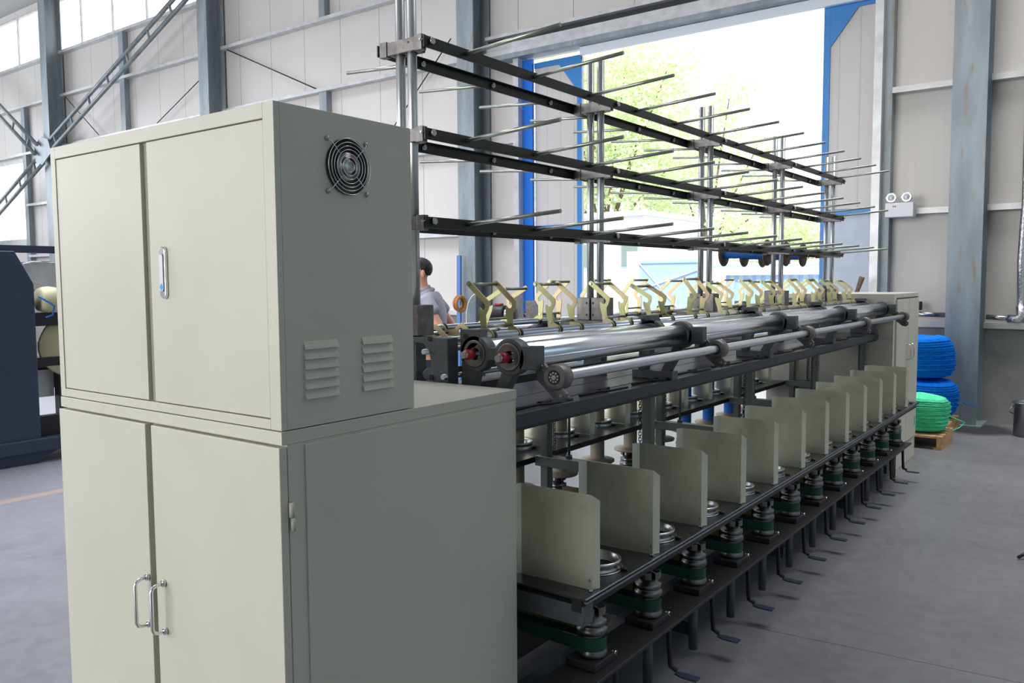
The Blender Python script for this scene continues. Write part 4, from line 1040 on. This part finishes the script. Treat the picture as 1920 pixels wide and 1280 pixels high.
for k_ in range(-9, 10):
    a_ = R(180 + k_ * 15)
    p_ = W(0.070 + 0.070 * math.cos(a_), 0.068 * math.sin(a_), 1.515 + 0.018 * math.cos(R(k_ * 20)))
    q_ = W(0.082 + 0.062 * math.cos(a_), 0.060 * math.sin(a_), 1.550 + 0.022 * math.cos(R(k_ * 20)))
    g.v += [p_, q_]
g.f = [(2 * i, 2 * i + 2, 2 * i + 3, 2 * i + 1) for i in range(18)]; g.sm = [True] * 18
o = g.build('collar', M['shirt'], per); md = o.modifiers.new('thick', 'SOLIDIFY'); md.thickness = 0.006

# ---------------------------------------------------------------- the yard outside
struct('ground', bx((WX + 0.1, -40, -0.2), (90, 70, -0.05)), M['asphalt'])
t = thing('yard_fence', (22, 7.0, 0), 'pale blue corrugated sheet fence across the yard', 'fence')
m = MB(); y = -10.0
pts = []
while y < 9.0:
    pts += [(22.0, y), (22.0, y + 0.1), (22.05, y + 0.13), (22.05, y + 0.2), (22.0, y + 0.23)]; y += 0.25
vs = [(a, b, -0.05) for a, b in pts] + [(a, b, 1.72) for a, b in pts]
k = len(pts); m.add(vs, [(i, i + 1, k + i + 1, k + i) for i in range(k - 1)]); m.build('corrugated_sheet', M['fence'], t)
bx((21.9, -10, 1.72), (22.1, 9.28, 1.93)).build('white_coping', M['whitewall'], t)
bx((21.95, -10, 1.93), (22.05, 9.28, 2.0)).build('top_strip', M['fence'], t)
t = thing('yard_gate', (22, 10.6, 0), 'pale blue sheet gate with crossed braces across the yard', 'gate')
bx((22.0, 9.75, 0.05), (22.05, 11.65, 2.15)).build('sheet', M['fence'], t)
for a, b in (((9.75, 0.1), (11.65, 2.1)), ((9.75, 1.9), (11.65, 1.3))): MB().tube([(21.97, a[0], a[1]), (21.97, b[0], b[1])], 0.025, 4).build('brace', M['whitewall'], t)
bx((21.96, 9.75, 2.09), (22.0, 11.65, 2.17)).build('top_bar', M['fence'], t)
for y0, y1, lab in ((9.3, 9.75, 'white gate pillar at the fence end'), (11.65, 12.0, 'white gate pillar beside the white building')):
    tag(bx((21.85, y0, -0.05), (22.25, y1, 2.45)).build('gate_pillar', M['whitewall']), lab, 'pillar')
t = thing('white_building', (25, 15.2, 0), 'low white building beyond the gateway with small windows', 'building')
bx((23.0, 12.05, -0.05), (27, 20, 3.6)).build('wall', M['whitewall'], t)
bx((22.9, 11.95, 3.6), (27.1, 20.1, 3.75)).build('roof_edge', M['whitewall'], t)
for y0, y1, z0, z1 in ((12.26, 12.8, 2.05, 2.75), (14.0, 14.5, 2.05, 2.75), (12.30, 12.55, 0.75, 1.5)):
    f = bx((22.97, y0 - 0.05, z0 - 0.05), (23.0, y1 + 0.05, z1 + 0.05)).build('window', M['fence'], t)
    bx((22.95, y0, z0), (22.975, y1, z1)).build('pane', M['winglass'], f)

def tree(c, h, blobs, nleaf, lab, seed, ls=0.13):
    rnd = random.Random(seed)
    t = thing('tree', (c[0], c[1], 0), lab, 'tree', 'trees beyond the yard')
    g = MB(); g.tube([(c[0], c[1], -0.1), (c[0] + 0.1, c[1] - 0.1, h * 0.35), (c[0], c[1] + 0.15, h * 0.7)], [0.16, 0.12, 0.06], 8)
    for b in blobs: g.tube([(c[0], c[1], h * 0.3), ((c[0] + b[0]) / 2, (c[1] + b[1]) / 2, (h * 0.3 + b[2]) / 2 + 0.3), (b[0], b[1], b[2])], [0.07, 0.045, 0.02], 6)
    g.build('trunk', M['bark'], t)
    m = MB(); vs = []; fs = []
    tot = sum(b[3] ** 3 for b in blobs)
    for b in blobs:
        for _ in range(int(nleaf * b[3] ** 3 / tot)):
            d = Vector((rnd.gauss(0, 1), rnd.gauss(0, 1), rnd.gauss(0, 1))).normalized() * (b[3] * rnd.random() ** 0.45)
            p = Vector(b[:3]) + Vector((d.x, d.y, d.z * 0.9))
            u = Vector((rnd.gauss(0, 1), rnd.gauss(0, 1), rnd.gauss(0, 0.6))).normalized(); v_ = u.cross(Vector((rnd.gauss(0, 1), rnd.gauss(0, 1), rnd.gauss(0, 1)))).normalized()
            s_ = ls * rnd.uniform(0.6, 1.3); k = len(vs)
            vs += [p - u * s_, p + v_ * s_ * 0.5, p + u * s_, p - v_ * s_ * 0.5]; fs.append((k, k + 1, k + 2, k + 3))
    m.add(vs, fs); m.build('crown', M['leaf'], t)
tree((29, 17.0, 0), 9, [(29, 16.5, 6.5, 2.2), (29, 15, 8.2, 1.9), (29, 17.6, 8.6, 2.2), (29, 14.2, 5.8, 1.8), (29, 19.2, 6.4, 2.2), (29, 16, 10.0, 1.6), (29.5, 15, 4.2, 1.7), (29, 18, 4.5, 1.7), (29, 18.8, 10.2, 1.7), (29, 14.2, 9.6, 1.3)], 12500, 'tall pale leafy tree seen in the left of the gateway', 4)
tree((33.5, 14.6, 0), 7, [(33.5, 14.8, 7.6, 1.7), (33.5, 13.6, 9.2, 1.2), (33.5, 15.6, 5.6, 1.6), (33.5, 13.0, 5.0, 1.5), (33.5, 12.4, 7.0, 1.0), (33.5, 11.6, 4.9, 1.2)], 3600, 'second leafy tree, right of the tallest one, thinner crown', 5)
tree((28, 9.2, 0), 3.6, [(28, 9.2, 3.1, 1.1), (28, 10.6, 3.0, 1.0), (28, 8.2, 2.7, 1.0), (28, 11.4, 3.4, 0.9)], 2600, 'low bushy tree above the yard gate', 6, 0.1)
tree((30.4, 6.8, 0), 3.8, [(30.4, 7.0, 3.4, 1.2), (30.4, 5.7, 3.2, 1.2), (30.4, 4.4, 3.0, 1.1), (30.4, 8.1, 3.0, 1.1), (30.4, 3.1, 2.8, 0.9)], 3000, 'low bushy tree above the fence at the right of the gateway', 9, 0.1)

for o in list(sc.objects):
    if '_w' in o: del o['_w']
